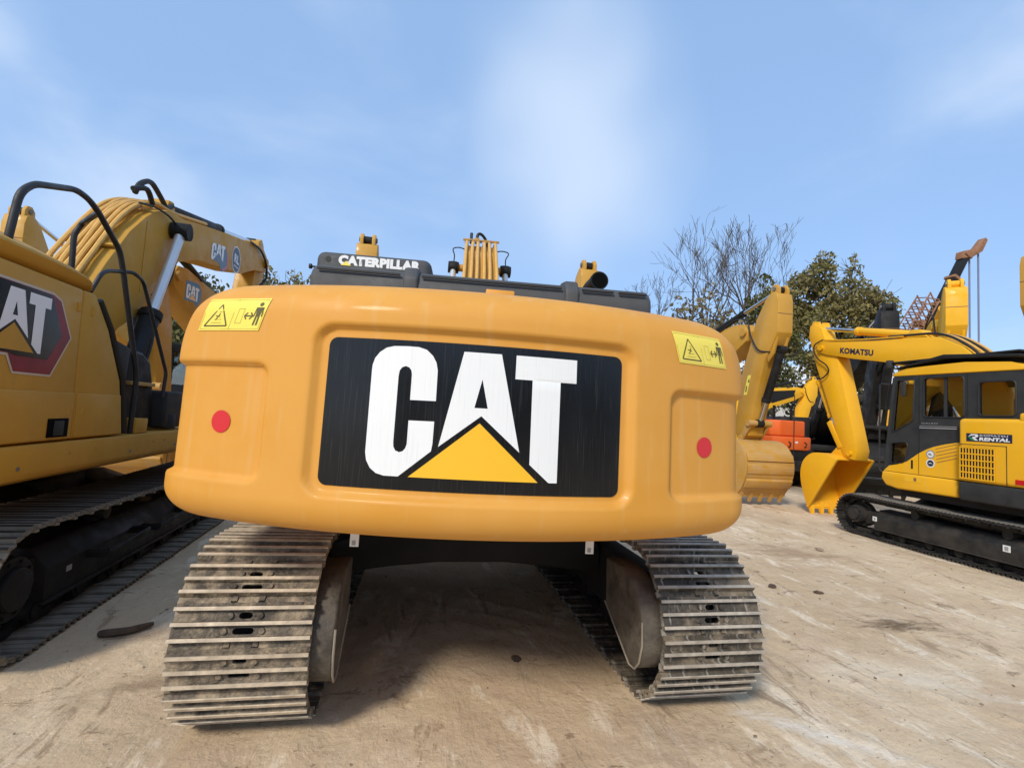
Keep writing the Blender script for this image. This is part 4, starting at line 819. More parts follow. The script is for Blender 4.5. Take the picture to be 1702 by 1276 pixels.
m = MB(); text_sheet('GALEO', lambda u, v: (KX - .003, -u, v), KN, -.50, 1.858, .23, .024, m, bold=.0); m.build('door_lettering', 'grey_mark', cab)
sheet(rrect(.48, .985, .74, 1.06, .01), kf(-1.1325), (), 0, KN).build('skirt_sticker', 'decal_yellow', skirt)
sheet([(.56, 1.0), (.60, 1.0), (.60, 1.05), (.56, 1.05)], kf(-1.134), (), 0, KN).build('skirt_sticker_mark', 'rust', skirt)
MB().box((KX + .3, -.45, 1.15), (KX + .75, .1, 1.55)).box((KX + .3, -.55, 1.5), (KX + .75, -.42, 2.25)).build('seat', 'seat_cloth', cab, bevel=.04)
MB().prism([(KX - .02, .97), (KX + 1.02, .97), (KX + 1.02, -.72), (KX - .02, -.72)], 'Z', 2.80, 2.83).add([], []).build('sunshade', 'black_paint', cab, bevel=.01)
MB().prism([(.92, 2.71), (.16, 2.86), (-.74, 2.77), (-.74, 2.735), (.16, 2.80)], 'X', KX - .05, KX + 1.05).build('roof_guard', 'black_paint', cab, bevel=.006)
MB().cyl((KX + .02, .96, 2.70), (KX + .02, .99, 2.80), .012, n=8).cyl((KX - .0, 1.0, 2.74), (KX - .0, 1.0, 2.86), .055, .05, 14).build('beacon_lamp', 'black_plastic', cab, bevel=.012)
MB().tube(round_path([(KX + .02, 1.02, 2.48), (KX - .01, 1.16, 2.50), (KX - .01, 1.16, 1.10), (KX + .02, 1.10, 1.06)], .05, 4), .012, 8).build('grab_rail', 'rail_black', cab)
MB().box((KX - .005, .74, 2.28), (KX + .005, .82, 2.50)).build('mirror', 'black_plastic', cab, bevel=.01)
# right side of the house
MB().prism([(.1, -.07), (1.2, -.07), (1.2, 1.05), (.1, 1.05)], 'Z', 1.10, 1.75).build('house_body', 'golden_paint', kx, bevel=.03)
# boom, stick, bucket (world coordinates less the root)
kz = lambda L: [(a - .8, b) for a, b in L]
kb = MB().prism(kz([(.6, 1.55), (.55, 1.9), (.9, 2.60), (1.37, 3.10), (1.72, 3.31), (2.2, 3.37), (2.9, 3.42), (3.6, 3.52), (4.0, 3.58), (4.16, 3.54), (4.2, 3.44), (4.12, 3.34), (3.92, 3.27), (3.3, 3.12), (2.56, 2.97), (2.0, 2.74), (1.6, 2.3), (1.1, 1.55)]), 'X', -.25, .13).build('boom', 'golden_paint', kx, bevel=.012)
m = MB(); text_sheet('KOMATSU', lambda u, v: (-.2525, -u, v + (.80 - .22 * (u + 2.8)) * 0 - .19 * (u + 2.78)), KN, -2.80, 3.260, .73, .118, m, bold=.048, shear=.05); m.build('boom_lettering', 'navy', kb)
cylinder(kx, (-.06, 1.35, 3.42), (-.06, 3.42, 3.88), .60, .075, ('golden_paint', 'chrome'))
MB().prism(kz([(1.95, 3.33), (2.35, 3.37), (2.25, 3.52), (2.08, 3.50)]), 'X', -.17, .05).build('cylinder_bracket', 'golden_paint', kb, bevel=.008)
for i, x in enumerate((-.22, -.12, .0, .09)):
    hoses(kx, [[(x, .10 + .02 * i, 2.40), (x, .32, 2.90), (x, .62, 3.20), (x, .95, 3.37), (x, 1.4, 3.42 + .01 * i), (x, 1.8, 3.45)]], .020, 'hose_yellow' if i % 2 else 'rubber', parent=kb)
hoses(kx, [[(-.262, 1.5, 3.405), (-.262, 2.1, 3.45), (-.262, 2.8, 3.53), (-.262, 3.2, 3.60)]], .012, 'golden_paint', 'pipe_line', parent=kb)
hoses(kx, [[(-.262, 3.2, 3.60), (-.275, 3.40, 3.52), (-.28, 3.42, 3.38), (-.27, 3.32, 3.20), (-.27, 3.12, 3.06), (-.27, 3.05, 2.92), (-.27, 3.18, 2.80), (-.25, 3.3, 2.78)]], .014, 'rubber', parent=kb)
ks = MB().prism(kz([(4.10, 3.86), (4.28, 4.0), (4.42, 3.96), (4.44, 3.72), (4.22, 3.04), (3.80, 1.95), (3.62, 1.40), (3.50, 1.18), (3.28, 1.16), (3.24, 1.35), (3.38, 1.92), (3.70, 3.18), (3.96, 3.46)]), 'X', -.21, .09).build('stick', 'golden_paint', kx, bevel=.012)
for x in (-.17, .05): MB().prism(kz([(4.14, 3.80), (4.20, 4.02), (4.34, 4.05), (4.42, 3.92), (4.38, 3.75)]), 'X', x - .03, x + .03).build('stick_ear', 'golden_paint', ks, bevel=.008)
MB().cyl((-.30, 3.25, 3.43), (.18, 3.25, 3.43), .055, n=16).build('stick_pin', 'golden_paint', ks)
cylinder(kx, (-.06, 3.48, 2.72), (-.06, 2.98, 1.52), .62, .06, ('golden_paint', 'chrome'), name='bucket_cylinder')
for s in (-.19, .07):
    MB().prism(kz([(3.86, 1.92), (3.94, 1.86), (3.66, 1.36), (3.56, 1.40)]), 'X', s - .025, s + .025).build('bucket_link', 'golden_paint', ks, bevel=.006)
kbk = bucket(kx, kz([(3.42, 1.16), (3.72, 1.24), (4.04, 1.22), (4.26, 1.02), (4.31, .72), (4.22, .36), (4.10, .12)]), (-.28, -1), -.06, .80, 'golden_paint', teeth=4, tooth_len=.17)
for s in (-.16, .04): MB().prism(kz([(3.38, 1.18), (3.50, 1.42), (3.66, 1.44), (3.86, 1.24), (3.70, 1.20)]), 'X', s - .025, s + .025).build('bucket_ear', 'golden_paint', kbk, bevel=.006)
MB().cyl((-.26, 2.58, 1.28), (.14, 2.58, 1.28), .05, n=14).build('bucket_pin', 'golden_paint', kbk)
for s in (-.32, .2): cylinder(kx, (s, .55, .98), (s, 1.25, 2.62), .55, .06, ('golden_paint', 'chrome'), name='lift_cylinder')

# ------------------------------------------------------------------ machines parked in a row facing the camera
def parked(x, y, label, rz=math.pi, body='yellow_paint', arm='yellow_paint', worn='worn_yellow', cyl='black_paint', scale=1., logo=False, sticker=False, group='excavators parked in the row behind', name='excavator', cabmat='black_plastic'):
    r_ = thing(name, label, 'excavator', (x, y, 0), rz, group, scale)
    undercarriage(r_, 2.38, .6, 2.2, .42, (('shoe_black', 'shoe_black'), ('shoe_black', 'shoe_black')), detail=False)
    MB().box((-1.36, -2.2, 1.0), (1.36, 1.35, 1.20)).build('main_frame', body, r_, bevel=.02)
    MB().prism([(-1.36, -1.9), (-1.3, -2.4), (-.6, -2.66), (0, -2.72), (.6, -2.66), (1.3, -2.4), (1.36, -1.9)], 'Z', 1.08, 2.15).build('counterweight', body, r_, bevel=.08, seg=3)
    MB().prism([(.4, -1.88), (1.36, -1.88), (1.36, .9), (.4, .9)], 'Z', 1.21, 2.1).prism([(-1.36, -1.88), (-.4, -1.88), (-.4, -.55), (-1.36, -.55)], 'Z', 1.21, 2.1).box((-.39, -1.88, 1.21), (.39, .05, 1.9)).build('house_body', body, r_, bevel=.03)
    c = MB().prism([(-1.38, -.5), (-.41, -.5), (-.41, 1.3), (-1.38, 1.3)], 'Z', 2.66, 2.93).build('cab', cabmat, r_, bevel=.06, seg=3)
    MB().prism([(-1.38, -.5), (-.41, -.5), (-.41, 1.3), (-1.38, 1.3)], 'Z', 1.21, 1.75).build('cab_base', cabmat, c, bevel=.04)
    for px in (-1.33, -.46):
        for py in (-.45, .35, 1.25): MB().box((px - .05, py - .05, 1.7), (px + .05, py + .05, 2.75)).build('cab_pillar', cabmat, c)
    for a, b in (((-1.3, -.475, 1.75), (-.5, -.47, 2.68)), ((-1.3, 1.26, 1.75), (-.5, 1.265, 2.68)), ((-.44, -.4, 1.75), (-.435, 1.2, 2.68)), ((-1.365, -.4, 1.75), (-1.36, 1.2, 2.68))): MB().box(a, b).build('cab_window', 'cab_glass', c)
    b = MB().prism([(.1, 1.5), (.0, 1.95), (.9, 2.75), (1.9, 3.55), (2.5, 3.82), (3.2, 3.90), (5.0, 4.10), (5.35, 4.06), (5.5, 3.88), (5.45, 3.66), (4.9, 3.36), (3.3, 2.80), (2.5, 2.50), (.7, 1.5)], 'X', -.22, .22).build('boom', arm, r_, bevel=.014)
    s = MB().prism([(6.02, 4.50), (6.20, 4.62), (6.34, 4.56), (6.385, 4.40), (6.385, 3.72), (6.20, 3.40), (6.04, 3.22), (5.66, 1.95), (5.55, 1.50), (5.25, 1.35), (5.05, 1.62), (5.30, 3.0), (5.50, 3.45), (5.72, 4.08)], 'X', -.185, .185).build('stick', arm, r_, bevel=.012)
    MB().box((-.18, 6.375, 4.12), (.18, 6.390, 4.132)).build('weld_line', 'rust', s)
    for e in (-1, 1): MB().prism([(6.08, 4.45), (6.10, 4.70), (6.18, 4.78), (6.28, 4.77), (6.34, 4.68), (6.34, 4.45)], 'X', e * .075, e * .135).build('stick_ear', arm, s, bevel=.008)
    for e in (-1, 1): MB().prism([(6.37, 3.78), (6.25, 3.30), (6.08, 3.10), (6.02, 3.3), (6.2, 3.8)], 'X', e * .10, e * .15).build('stick_rib', arm, s, bevel=.006)
    MB().cyl((-.16, 6.22, 4.68), (.16, 6.22, 4.68), .045, n=14).build('rod_pin', 'steel', s)
    MB().cyl((-.28, 5.38, 3.86), (.28, 5.38, 3.86), .09, n=18).build('stick_pin', arm, s)
    cylinder(r_, (0, 3.3, 3.98), (0, 6.2, 4.67), .60, .075, (cyl, 'chrome'), name='stick_cylinder')
    cylinder(r_, (0, 6.30, 3.36), (0, 5.66, 1.78), .70, .085, (cyl, 'chrome'), name='bucket_cylinder')
    for e in (-1, 1):
        cylinder(r_, (e * .32, .75, 1.4), (e * .32, 2.55, 3.2), .55, .085, (cyl, 'chrome'), name='lift_cylinder')
        MB().prism([(5.60, 1.84), (5.72, 1.76), (5.40, 1.34), (5.30, 1.44)], 'X', e * .2, e * .245).build('bucket_link', worn, s, bevel=.006)
    MB().cyl((-.29, 5.66, 1.78), (.29, 5.66, 1.78), .07, n=16).build('link_pin', worn, s); MB().cyl((-.26, 5.36, 1.44), (.26, 5.36, 1.44), .07, n=16).build('bucket_pin', worn, s)
    MB().cyl((-.28, 2.55, 3.2), (.28, 2.55, 3.2), .06, n=14).build('lift_pin', arm, b)
    for e in (-1, 1): hoses(r_, [[(e * .235, 4.4, 4.02), (e * .25, 5.1, 4.20), (e * .25, 5.5, 4.10), (e * .24, 5.62, 3.75), (e * .22, 5.85, 3.40), (e * .17, 6.15, 3.32)]], .018, 'rubber', parent=s)
    hoses(r_, [[(e * .06, .4, 2.42), (e * .06, 1.2, 3.12), (e * .06, 2.0, 3.68), (e * .06, 2.6, 3.9)] for e in (-2, -1, 0, 1, 2)], .02, 'hose_yellow' if arm != 'black_paint' else 'rubber', parent=b)
    bucket(r_, [(5.12, 1.26), (5.35, 1.40), (5.72, 1.36), (5.98, 1.12), (6.05, .80), (5.95, .48), (5.74, .20)], (-.25, -1), 0, 1.12, worn)
    bk_ = [o for o in r_.children if o.name.startswith('bucket') and 'tooth' in [c_.name.split('.')[0] for c_ in o.children]][0]
    for q in ([(6.062, .92), (6.078, .84), (6.052, .70), (6.03, .71)], [(6.02, .60), (6.035, .55), (5.96, .40), (5.93, .42)], [(6.0, 1.14), (6.03, 1.12), (6.07, .98), (6.045, .97)]):
        MB().prism(q, 'X', -.56, .56).build('wear_strip', worn, bk_, bevel=.004)
    if sticker:
        for e in (1,):
            fs = lambda u, v: (.187, u, v); st = sheet([(5.36, 2.42), (5.47, 2.42), (5.60, 2.86), (5.49, 2.86)], fs, (), 0, (1, 0, 0)).build('warning_sticker', 'sticker_yellow', s)
            f2 = lambda u, v: (.1885, u, v); sheet([(5.49, 2.70), (5.555, 2.70), (5.54, 2.80)], f2, (), 0, (1, 0, 0)).build('pictogram', 'sticker_line', st); sheet([(5.41, 2.48), (5.455, 2.48), (5.48, 2.62), (5.44, 2.62)], f2, (), 0, (1, 0, 0)).build('pictogram', 'sticker_line', st)
    if logo:
        LN = (-1, 0, 0); fl = lambda u, v: (-.2255, 4.72 - u * .62, 3.55 + .55 * (v - 1.354) + u * .02)
        sheet([(5.02, 3.88), (4.52, 3.93), (4.36, 3.83), (4.36, 3.61), (4.52, 3.45), (4.62, 3.53), (5.02, 3.49)], lambda u, v: (-.2235, u, v), (), 0, LN).build('boom_logo_field', 'panel_black', b)
        badge_letters(fl, LN).build('boom_logo_letters', 'decal_white', b)
        sheet(CATL['tri'], fl, (), 0, LN).build('boom_logo_triangle', 'decal_yellow', b)
    return r_
parked(7.0, 10.6, 'yellow excavator facing the camera, its bucket resting just right of the big counterweight', sticker=True)
parked(2.62, 10.55, 'excavator hidden ahead whose stick tip shows above the hood near the exhaust pipe')
parked(-1.60, 10.6, 'excavator hidden ahead whose stick tip rises above the black cab roof')
parked(-5.28, 10.6, 'yellow excavator facing the camera whose logo boom shows below the left excavator boom', logo=True, body='mustard_paint', arm='mustard_paint')
parked(-9.2, 14.6, 'excavator far left whose stick top shows behind the black handrail', scale=1.16)
parked(14.2, 11.05, 'black-painted excavator standing behind the golden excavator boom', rz=R(150), body='black_paint', arm='black_paint', worn='black_paint', scale=1.05)
parked(20.62, 12.92, 'golden excavator far right whose upright stick rises beside the crane', rz=R(137), body='golden_paint', arm='golden_paint', worn='golden_paint', cyl='golden_paint', scale=1.35)
parked(18.36, 3.5, 'excavator beyond the golden cab, its stick just entering at the right edge', rz=R(98), scale=1.17)
sd_ = parked(15.0, 19.0, 'yellow excavator turned sideways far behind the orange machine', rz=R(-90), body='golden_paint', arm='golden_paint', worn='golden_paint', scale=1.02)
sheet([(2.9, 3.72), (4.95, 3.93), (4.85, 3.56), (3.5, 3.12)], lambda u, v: (.2235, u, v), (), 0, (1, 0, 0)).build('boom_stripe', 'black_paint', [c_ for c_ in sd_.children if c_.name.startswith('boom')][0])

# small orange machine
og = thing('mini_excavator', 'small orange excavator tail between the two buckets', 'excavator', (10.55, 8.75, 0), R(4))
undercarriage(og, 1.15, .36, .95, .29, (('shoe_black', 'shoe_black'), ('shoe_black', 'shoe_black')), detail=False)
MB().box((-.74, -.75, .78), (.74, .75, 1.12)).cyl((0, 0, .6), (0, 0, .8), .35, n=20).build('main_frame', 'black_paint', og, bevel=.03)
t1 = MB().prism([(-.74, -.2), (-.70, -.66), (-.40, -.80), (.40, -.80), (.70, -.66), (.74, -.2)], 'Z', 1.10, 1.50).build('counterweight', 'orange_paint', og, bevel=.04, seg=3)
MB().prism([(-.72, .5), (-.72, -.55), (-.5, -.72), (.42, -.72), (.42, .5)], 'Z', 1.51, 1.98).build('engine_cover', 'orange_paint', og, bevel=.05, seg=3)
for x in (-.28, .30): MB().tube(round_path([(x, -.81, 1.20), (x, -.85, 1.22), (x + .06, -.85, 1.30), (x, -.81, 1.36)], .03, 3), .014, 6).build('tie_hook', 'black_paint', t1)
sheet(disc(.02, 1.34, .06, sy=.5), lambda u, v: (u, -.803, v), (), 0, (0, -1, 0)).build('oval_label', 'white', t1)
MB().tube([(-.15, -.87, .75), (-.15, -.87, 2.75)], .012, 6).build('marker_pole', 'rail_black', og)
for x in (-.6, .6):
    for y_ in (0, .7): MB().box((x - .03, y_ - .03, 1.5), (x + .03, y_ + .03, 2.5)).build('canopy_post', 'black_paint', og)
MB().box((.45, -.5, 1.12), (.72, .6, 1.55)).build('hose_box', 'black_paint', og, bevel=.02)

# ------------------------------------------------------------------ crane with a telescopic boom
cr = thing('mobile_crane', 'telescopic crane with dark boom, rusty lattice section and hanging cables on the horizon', 'crane', (34.0, 26.0, 0))
MB().box((-6.5, -1.3, .9), (3.5, 1.3, 1.7)).build('carrier', 'golden_paint', cr, bevel=.05)
for x in (-5.4, -3.8, .6, 2.2):
    for s in (-1, 1): MB().cyl((x, s * .9, .6), (x, s * 1.3, .6), .6, n=20).build('wheel', 'rubber', cr, bevel=.05)
MB().box((-2.2, -1.2, 1.72), (1.4, 1.2, 3.3)).build('crane_house', 'golden_paint', cr, bevel=.08)
bp0, bp1 = Vector((-.2, 0, 2.6)), Vector((7.75, 0, 16.6)); bd_ = (bp1 - bp0).normalized(); bq = bd_.to_track_quat('Z', 'Y').to_matrix()
def seg(a, b, w, nm, mat): MB().obox(bp0 + bd_ * (a + b) / 2, (w, w * .9, b - a), bq).build(nm, mat, cr, bevel=.03)
seg(0, 8.0, .80, 'boom_section', 'black_paint'); seg(8.0, 11.2, .70, 'boom_section', 'black_paint'); seg(11.2, 13.8, .62, 'boom_section', 'black_paint'); seg(13.8, 16.1, .55, 'boom_section', 'black_paint')
for d, w in ((8.0, 1.0), (11.2, .92), (13.8, .86), (16.1, .8)): seg(d - .12, d + .12, w, 'boom_collar', 'rust')
hd_ = MB().prism([(7.2, 16.3), (8.2, 16.5), (9.2, 17.1), (9.75, 18.1), (9.55, 18.3), (8.7, 17.3), (7.3, 16.9)], 'Y', -.3, .3).build('boom_head', 'rust', cr, bevel=.03)
for x in (8.25, 9.15): MB().cyl((x, 0, 17.0 if x < 9 else 17.4), (x, 0, 3.0), .065, n=8).build('hoist_cable', 'cable_blue', cr)
jl = MB(); rng = random.Random(5)
pv = Vector((-bd_.z, 0, bd_.x)); ja = lambda t_, o, d: bp0 + bd_ * t_ - pv * o + Vector((0, d, 0))
for o in (-.7, -1.7):
    for d in (-.5, .5): jl.tube([ja(3.0, o * 1.4, d), ja(11.0, o, d)], .06, 5)
for i in range(14):
    a = 3.4 + i * .55
    for d in (-.5, .5):
        jl.tube([ja(a, -.75, d), ja(a + .55, -1.75, d)], .05, 4); jl.tube([ja(a, -1.75, d), ja(a + .55, -.75, d)], .05, 4)
    jl.tube([ja(a, -1.8, -.5), ja(a + .3, -1.7, .5)], .05, 4)
for i in range(5): jl.obox(ja(5.0 + i * .9, -1.1, -.2), (.7, .3, .5), bq)
jl.build('lattice_jib', 'rust', cr)

# ------------------------------------------------------------------ buildings
bd1 = thing('shed', 'long shed with white pitched roof behind the trees on the right', 'building', (54, 54, 0))
MB().box((-22, -6, 0), (22, 6, 7)).build('wall', 'wall_pale', bd1)
MB().prism([(-7, 7.0), (7, 7.0), (0, 11.0)], 'X', -23, 23).build('roof', 'roof_white', bd1)
bd2 = thing('container_shed', 'grey site cabin with a red eave strip behind the parked diggers', 'building', (32.4, 28.5, 0))
MB().box((-1.2, -1.4, 0), (1.4, 1.4, 4.5)).build('wall', 'steel_grey', bd2)
for i in range(8): MB().box((-1.2 + i * .33, -1.43, .1), (-1.05 + i * .33, -1.401, 4.3)).build('wall_rib', 'steel_grey', bd2)
MB().box((-1.35, -1.6, 4.51), (1.55, 1.6, 4.66)).build('eave', 'badge_red', bd2)
bd3 = thing('warehouse', 'pale warehouse seen through leaves at the far left', 'building', (-30, 62, 0))
MB().box((-14, -6, 0), (14, 6, 9)).build('wall', 'roof_white', bd3); MB().prism([(-7, 9), (7, 9), (0, 12)], 'X', -14.5, 14.5).build('roof', 'steel_grey', bd3)
rt = tag(MB().prism([(-8.0, 1.75), (-7.0, 2.05), (-6.6, 1.8), (-6.7, 1.2), (-7.9, 1.2)], 'Y', 14.0, 15.6).prism([(-7.9, 0), (-6.8, 0), (-6.8, 1.21), (-7.9, 1.21)], 'Y', 14.1, 15.5).build('red_generator', 'dot_red', bevel=.05), 'bright red cabinet glimpsed left of the counterweight', 'machine')

# ------------------------------------------------------------------ trees
def leaf_cloud(mb, blobs, density, size, rng, mi=0):
    for c, rad, fill in blobs:
        c = Vector(c); cnt = int(density * rad[0] * rad[1] * rad[2] * fill)
        for _ in range(cnt):
            v = Vector((rng.gauss(0, 1), rng.gauss(0, 1), rng.gauss(0, 1))).normalized() * (rng.random() ** .45)
            p_ = c + Vector((v.x * rad[0], v.y * rad[1], v.z * rad[2]))
            if noise.noise(p_ * .55) + .35 * noise.noise(p_ * 1.4) < -.22 + .16 * rng.random(): continue
            s = size * rng.uniform(.6, 1.35); a = Vector((rng.gauss(0, 1), rng.gauss(0, 1), rng.gauss(0, .7))).normalized(); b = a.orthogonal().normalized()
            q = a.cross(b); t_ = rng.uniform(0, 6.28); b, q = b * math.cos(t_) + q * math.sin(t_), q * math.cos(t_) - b * math.sin(t_)
            o = len(mb.v); mb.v += [p_ - b * s, p_ + q * s * .5 + a * s * .15, p_ + b * s, p_ - q * s * .5]; mb.f.append([o, o + 1, o + 2, o + 3]); mb.m.append(mi)
def limb(mb, p0, d, length, r, rng, depth, spread, up, tips=None, minr=.012, kink=.16):
    n = max(3, int(length / .7)); pts, rs = [Vector(p0)], [r]; d = Vector(d).normalized()
    for i in range(n):
        d = (d + Vector((rng.gauss(0, kink), rng.gauss(0, kink), rng.gauss(0, kink) + up * .12))).normalized()
        pts.append(pts[-1] + d * length / n); rs.append(max(minr, r * (1 - .62 * (i + 1) / n)))
    mb.tube(pts, rs, 5 if r < .06 else 7)
    if tips is not None: tips.append(pts[-1])
    if depth <= 0: return
    k = rng.choice((2, 3, 3)) + (1 if depth < 2 else 0)
    for j in range(k):
        i = rng.randint(max(1, n // 3), n); t_ = rng.uniform(0, 6.28); o = d.orthogonal().normalized(); o = o * math.cos(t_) + d.cross(o) * math.sin(t_)
        nd = (d + o * spread * rng.uniform(.6, 1.3) + Vector((0, 0, up * .3))).normalized()
        limb(mb, pts[i], nd, length * rng.uniform(.52, .75), rs[i] * .72, rng, depth - 1, spread, up, tips, minr, kink)
def leafy_tree(x, y, blobs, label, seed, mat='leaf_green', dens=60, size=.2, trunk_h=5., r=.28, group='trees behind the yard'):
    rng = random.Random(seed); t_ = thing('evergreen_tree', label, 'tree', (x, y, 0), 0, group)
    m = MB(); m.tube(smooth_path([(0, 0, -.1), (.15, 0, trunk_h * .5), (0, .1, trunk_h)], 4), [r * (1 - .35 * i / 8) for i in range(9)], 8)
    for c, rad, f in blobs:
        s = Vector((0, .05, trunk_h * rng.uniform(.55, .98))); e = Vector(c); m.tube(smooth_path([s, (s + e) / 2 + Vector((rng.uniform(-.3, .3), 0, .3)), e], 4), [r * .45 * (1 - .75 * i / 8) for i in range(9)], 6)
        for _ in range(3): limb(m, e, (rng.uniform(-1, 1), rng.uniform(-1, 1), rng.uniform(0, 1)), max(rad) * .7, .05, rng, 1, .6, .4)
    m.build('trunk', 'bark', t_)
    cm = MB(); leaf_cloud(cm, blobs, dens * 2.6, size, rng); cm.build('crown', mat, t_, angle=180)
    return t_
def bare_tree(x, y, h, label, seed, lean=(0, 0), limbs=3, r=.22, fork=.45, group='bare trees behind the yard'):
    rng = random.Random(seed); t_ = thing('bare_tree', label, 'tree', (x, y, 0), 0, group); m = MB(); b = MB()
    f = Vector((lean[0] * fork, lean[1] * fork, h * fork)); m.tube(smooth_path([(0, 0, -.1), (f.x * .4 + .1, 0, f.z * .5), f], 4), [r * (1 - .03 * i) for i in range(9)], 8); m.build('trunk', 'twig', t_)
    for i in range(limbs):
        a = rng.uniform(-.5, .5) + (i - (limbs - 1) / 2) * .5
        limb(b, f, (a * .75 + lean[0] / h, rng.uniform(-.35, .35), 1), h * (1 - fork) * rng.uniform(.72, .86), r * .70, rng, 4, .62, .75, minr=.019, kink=.13)
    zm = sorted(v.z for v in b.v)[int(len(b.v) * .985)]; k = (h - f.z) / (zm - f.z)
    for v in b.v:
        v.z = f.z + (v.z - f.z) * k; v.z = min(v.z, h + (v.z - h) * .25); v.x = f.x + (v.x - f.x) * k * .85; v.y = f.y + (v.y - f.y) * k
    b.build('crown', 'twig', t_); return t_
bare_tree(18.0, 26.0, 16.6, 'tallest bare tree on the left of the bare group', 11, (1.2, 0), 3, .25, .40)
bare_tree(16.9, 27.0, 12.6, 'bare tree leaning out furthest left over the counterweight corner', 23, (-2.2, 0), 3, .20, .48)
bare_tree(20.3, 26.5, 14.6, 'bare tree with a forked curving trunk in the middle of the bare group', 35, (.8, 0), 2, .22, .46)
bare_tree(22.6, 26.0, 16.8, 'tall twiggy bare tree just left of the evergreen', 47, (-.2, 0), 3, .25, .44)
bare_tree(25.2, 30.0, 17.8, 'straight bare tree poking up behind the evergreen on its left side', 59, (.1, 0), 2, .16, .55)
bare_tree(28.0, 31.0, 17.6, 'bare tree tips rising behind the middle of the evergreen', 61, (.4, 0), 3, .16, .58)
leafy_tree(29.2, 26.0, [((-3.2, 0, 8.8), (2.2, 2.0, 3.4), 1), ((-1.0, .3, 11.6), (2.3, 2.0, 3.0), 1.1), ((-.3, .2, 14.2), (.9, .9, 1.6), .7), ((2.2, .2, 10.8), (2.4, 2.0, 3.0), 1), ((2.0, 0, 14.2), (.7, .7, 1.3), .6), ((4.2, 0, 11.2), (1.8, 1.6, 1.7), .8), ((.2, -.5, 7.0), (2.6, 2.0, 2.6), .9), ((5.6, .3, 10.2), (1.1, 1.0, 1.2), .7)], 'big round evergreen tree between the bare trees and the crane', 3, 'leaf_olive', 165, .16, 6.5, .32)
leafy_tree(23.6, 25.0, [((-1.0, 0, 10.2), (1.1, 1.1, 2.6), 1.5), ((.6, 0, 6.8), (1.8, 1.5, 2.4), 1), ((-.2, 0, 4.5), (1.9, 1.5, 1.6), .8)], 'slim dark evergreen left of the big round evergreen', 5, 'leaf_green', 130, .15, 5.0, .2)
leafy_tree(18.4, 25.0, [((-1.4, 0, 8.6), (1.9, 1.6, 2.0), .55), ((.9, 0, 7.6), (1.9, 1.5, 2.6), .6), ((.2, 0, 10.4), (.8, .8, 1.4), .4), ((3.4, 0, 7.6), (1.6, 1.4, 2.0), .5)], 'sparse dry-leaved tree under the bare branches', 7, 'leaf_dry', 95, .16, 5.0, .2)
leafy_tree(33.0, 29.0, [((0, 0, 5.5), (2.6, 2.0, 3.0), .8), ((3.4, 0, 8.6), (1.9, 1.6, 2.0), .6), ((-3.0, 0, 4.6), (2.4, 1.8, 2.4), .8)], 'low bushy tree behind the black excavator', 9, 'leaf_green', 80, .19, 4.0, .22)
leafy_tree(27.5, 34.0, [((-3, 0, 4.2), (3.2, 2, 2.8), .8), ((1.5, 0, 4.6), (3.0, 2, 2.8), .8)], 'shrubby tree low down behind the orange machine', 13, 'leaf_olive', 60, .2, 3.2, .2)
leafy_tree(-9.2, 27.0, [((-1.6, 0, 8.4), (1.6, 1.3, 1.8), .8), ((.8, 0, 8.3), (1.7, 1.3, 1.6), .8), ((0, 0, 6.0), (3.0, 2, 2.0), .8)], 'evergreen tree whose top shows between the left boom and the cab', 15, 'leaf_olive', 90, .17, 5.0, .22)
leafy_tree(-15.5, 27.0, [((-1.6, 0, 7.2), (2.2, 1.8, 2.4), .7), ((1.6, 0, 6.6), (2.4, 1.8, 2.6), .7), ((0, 0, 4.0), (3.4, 2, 2.2), 1.1)], 'dark evergreen behind the left excavator handrails', 17, 'leaf_green', 80, .18, 4.5, .22)
leafy_tree(-21.5, 29.0, [((-1.6, 0, 6.2), (2.4, 1.8, 2.4), .8), ((1.8, 0, 5.8), (2.4, 1.8, 2.6), .8), ((0, 0, 3.6), (3.4, 2, 2.2), 1.1)], 'evergreen at the far left behind the shaded excavator', 19, 'leaf_green', 70, .19, 4.0, .22)
leafy_tree(27.9, 10.3, [((-2.9, .2, 15.0), (.32, .3, .35), 60), ((-.2, 0, 12.8), (2.5, 2.4, 2.6), 1), ((.6, 0, 9.6), (2.6, 2.4, 2.4), 1), ((.8, .3, 15.4), (2.0, 2.0, 1.6), .8)], 'tree outside the right edge with one leaf tuft entering the picture', 21, 'leaf_green', 60, .17, 9.0, .3)
fw = MB(); rng = random.Random(77)
leaf_cloud(fw, [((-62 + 5.2 * k + rng.uniform(-1, 1), 60 + rng.uniform(-3, 3), 3.0 + rng.uniform(-.3, 1.2)), (3.6, 2.2, 3.2 + rng.uniform(0, 1.6)), 1) for k in range(17)], 26, .42, rng)
fw = fw.build('far_wood', 'leaf_green', angle=180); fw['kind'] = 'stuff'; fw['label'] = 'far-off belt of trees beyond the parked machines'; fw['category'] = 'wood'

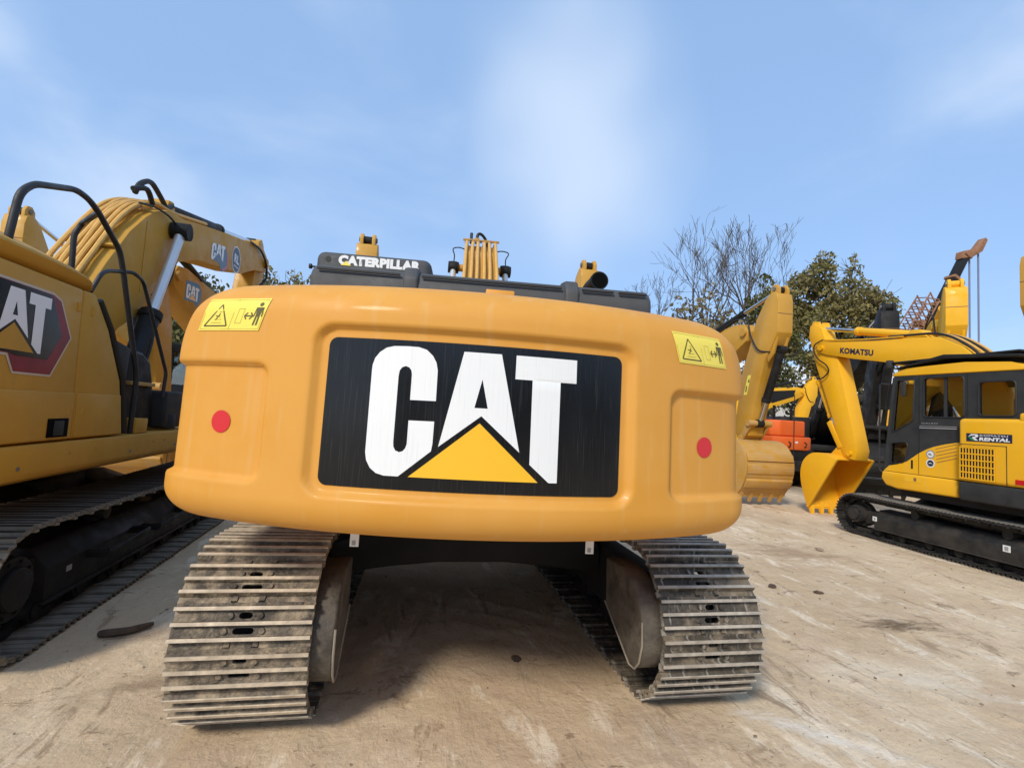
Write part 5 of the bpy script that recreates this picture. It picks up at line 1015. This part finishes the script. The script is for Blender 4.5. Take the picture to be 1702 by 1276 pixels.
for k, (x, h_) in enumerate(((-9.5, 6.2), (-3.5, 5.0), (2.5, 5.6), (8.0, 6.6), (14.0, 5.4))):
    leafy_tree(x, -24.0 - (k % 2) * 2, [((-1.4, 0, h_ * .72), (2.2, 1.8, h_ * .28), 1), ((1.5, 0, h_ * .66), (2.2, 1.8, h_ * .30), 1), ((0, 0, h_ * .32), (3.2, 2, h_ * .30), 1)], ['first', 'second', 'third', 'fourth', 'fifth'][k] + ' tree from the left behind the photographer, mirrored dark in the logo panel', 70 + k, 'leaf_green', 22, .34, h_ * .6, .2, 'trees behind the photographer')
# ------------------------------------------------------------------ litter on the ground
sk_ = MB().tube(smooth_path([(-2.46, -.86, .012), (-2.38, -.87, .022), (-2.29, -.83, .020), (-2.20, -.73, .018)], 5), [.018, .022, .024, .026, .027, .027, .027, .026, .026, .025, .024, .024, .022, .020, .018, .014], 7).build('stick_of_wood', 'wood')
tag(sk_, 'short dark stick lying on the dirt beside the left excavator track', 'stick')
def clod(x, y, s, label, seed, mat='clod', flat=.5, group='clods of earth on the yard'):
    rng = random.Random(seed); bm = bmesh.new(); bmesh.ops.create_icosphere(bm, subdivisions=2, radius=1)
    for v in bm.verts:
        k = 1 + .5 * noise.fractal(v.co * 1.7 + Vector((seed, 0, 0)), 1., 2., 3); v.co = Vector((v.co.x * k * s * 1.4, v.co.y * k * s, v.co.z * k * s * flat))
    me = bpy.data.meshes.new('earth_clod'); bm.to_mesh(me); bm.free(); me.materials.append(MATS[mat])
    o = bpy.data.objects.new('earth_clod', me); COL.objects.link(o); o.location = (x, y, s * flat * .55); o.rotation_euler = (0, 0, rng.uniform(0, 6)); tag(o, label, 'clod', group)
clod(3.28, -.08, .034, 'largest clod, on the open dirt right of the right track', 1, 'wood')
clod(3.66, -.27, .030, 'dark clod beside the largest clod', 2, 'wood')
clod(.28, -1.37, .034, 'flat dark crumb between the two tracks', 3, 'wood', .3)
clod(5.16, 1.3, .045, 'pale crumb far off on the open yard', 4, 'clod')
rng = random.Random(8); pb = MB()
for i in range(1300):
    x, y = rng.uniform(-2.6, 7), rng.uniform(-2.6, 5); s = rng.choice((.003, .003, .003, .004, .004, .005, .008)); pb.obox((x, y, s * .3), (s * rng.uniform(1, 2.6), s, s * .8), Matrix.Rotation(rng.uniform(0, 3), 3, 'Z'))
pb.build('grit', 'grit_earth')['kind'] = 'stuff'
bpy.data.objects['grit']['label'] = 'fine grit and crumbs scattered over the dirt yard'; bpy.data.objects['grit']['category'] = 'grit'
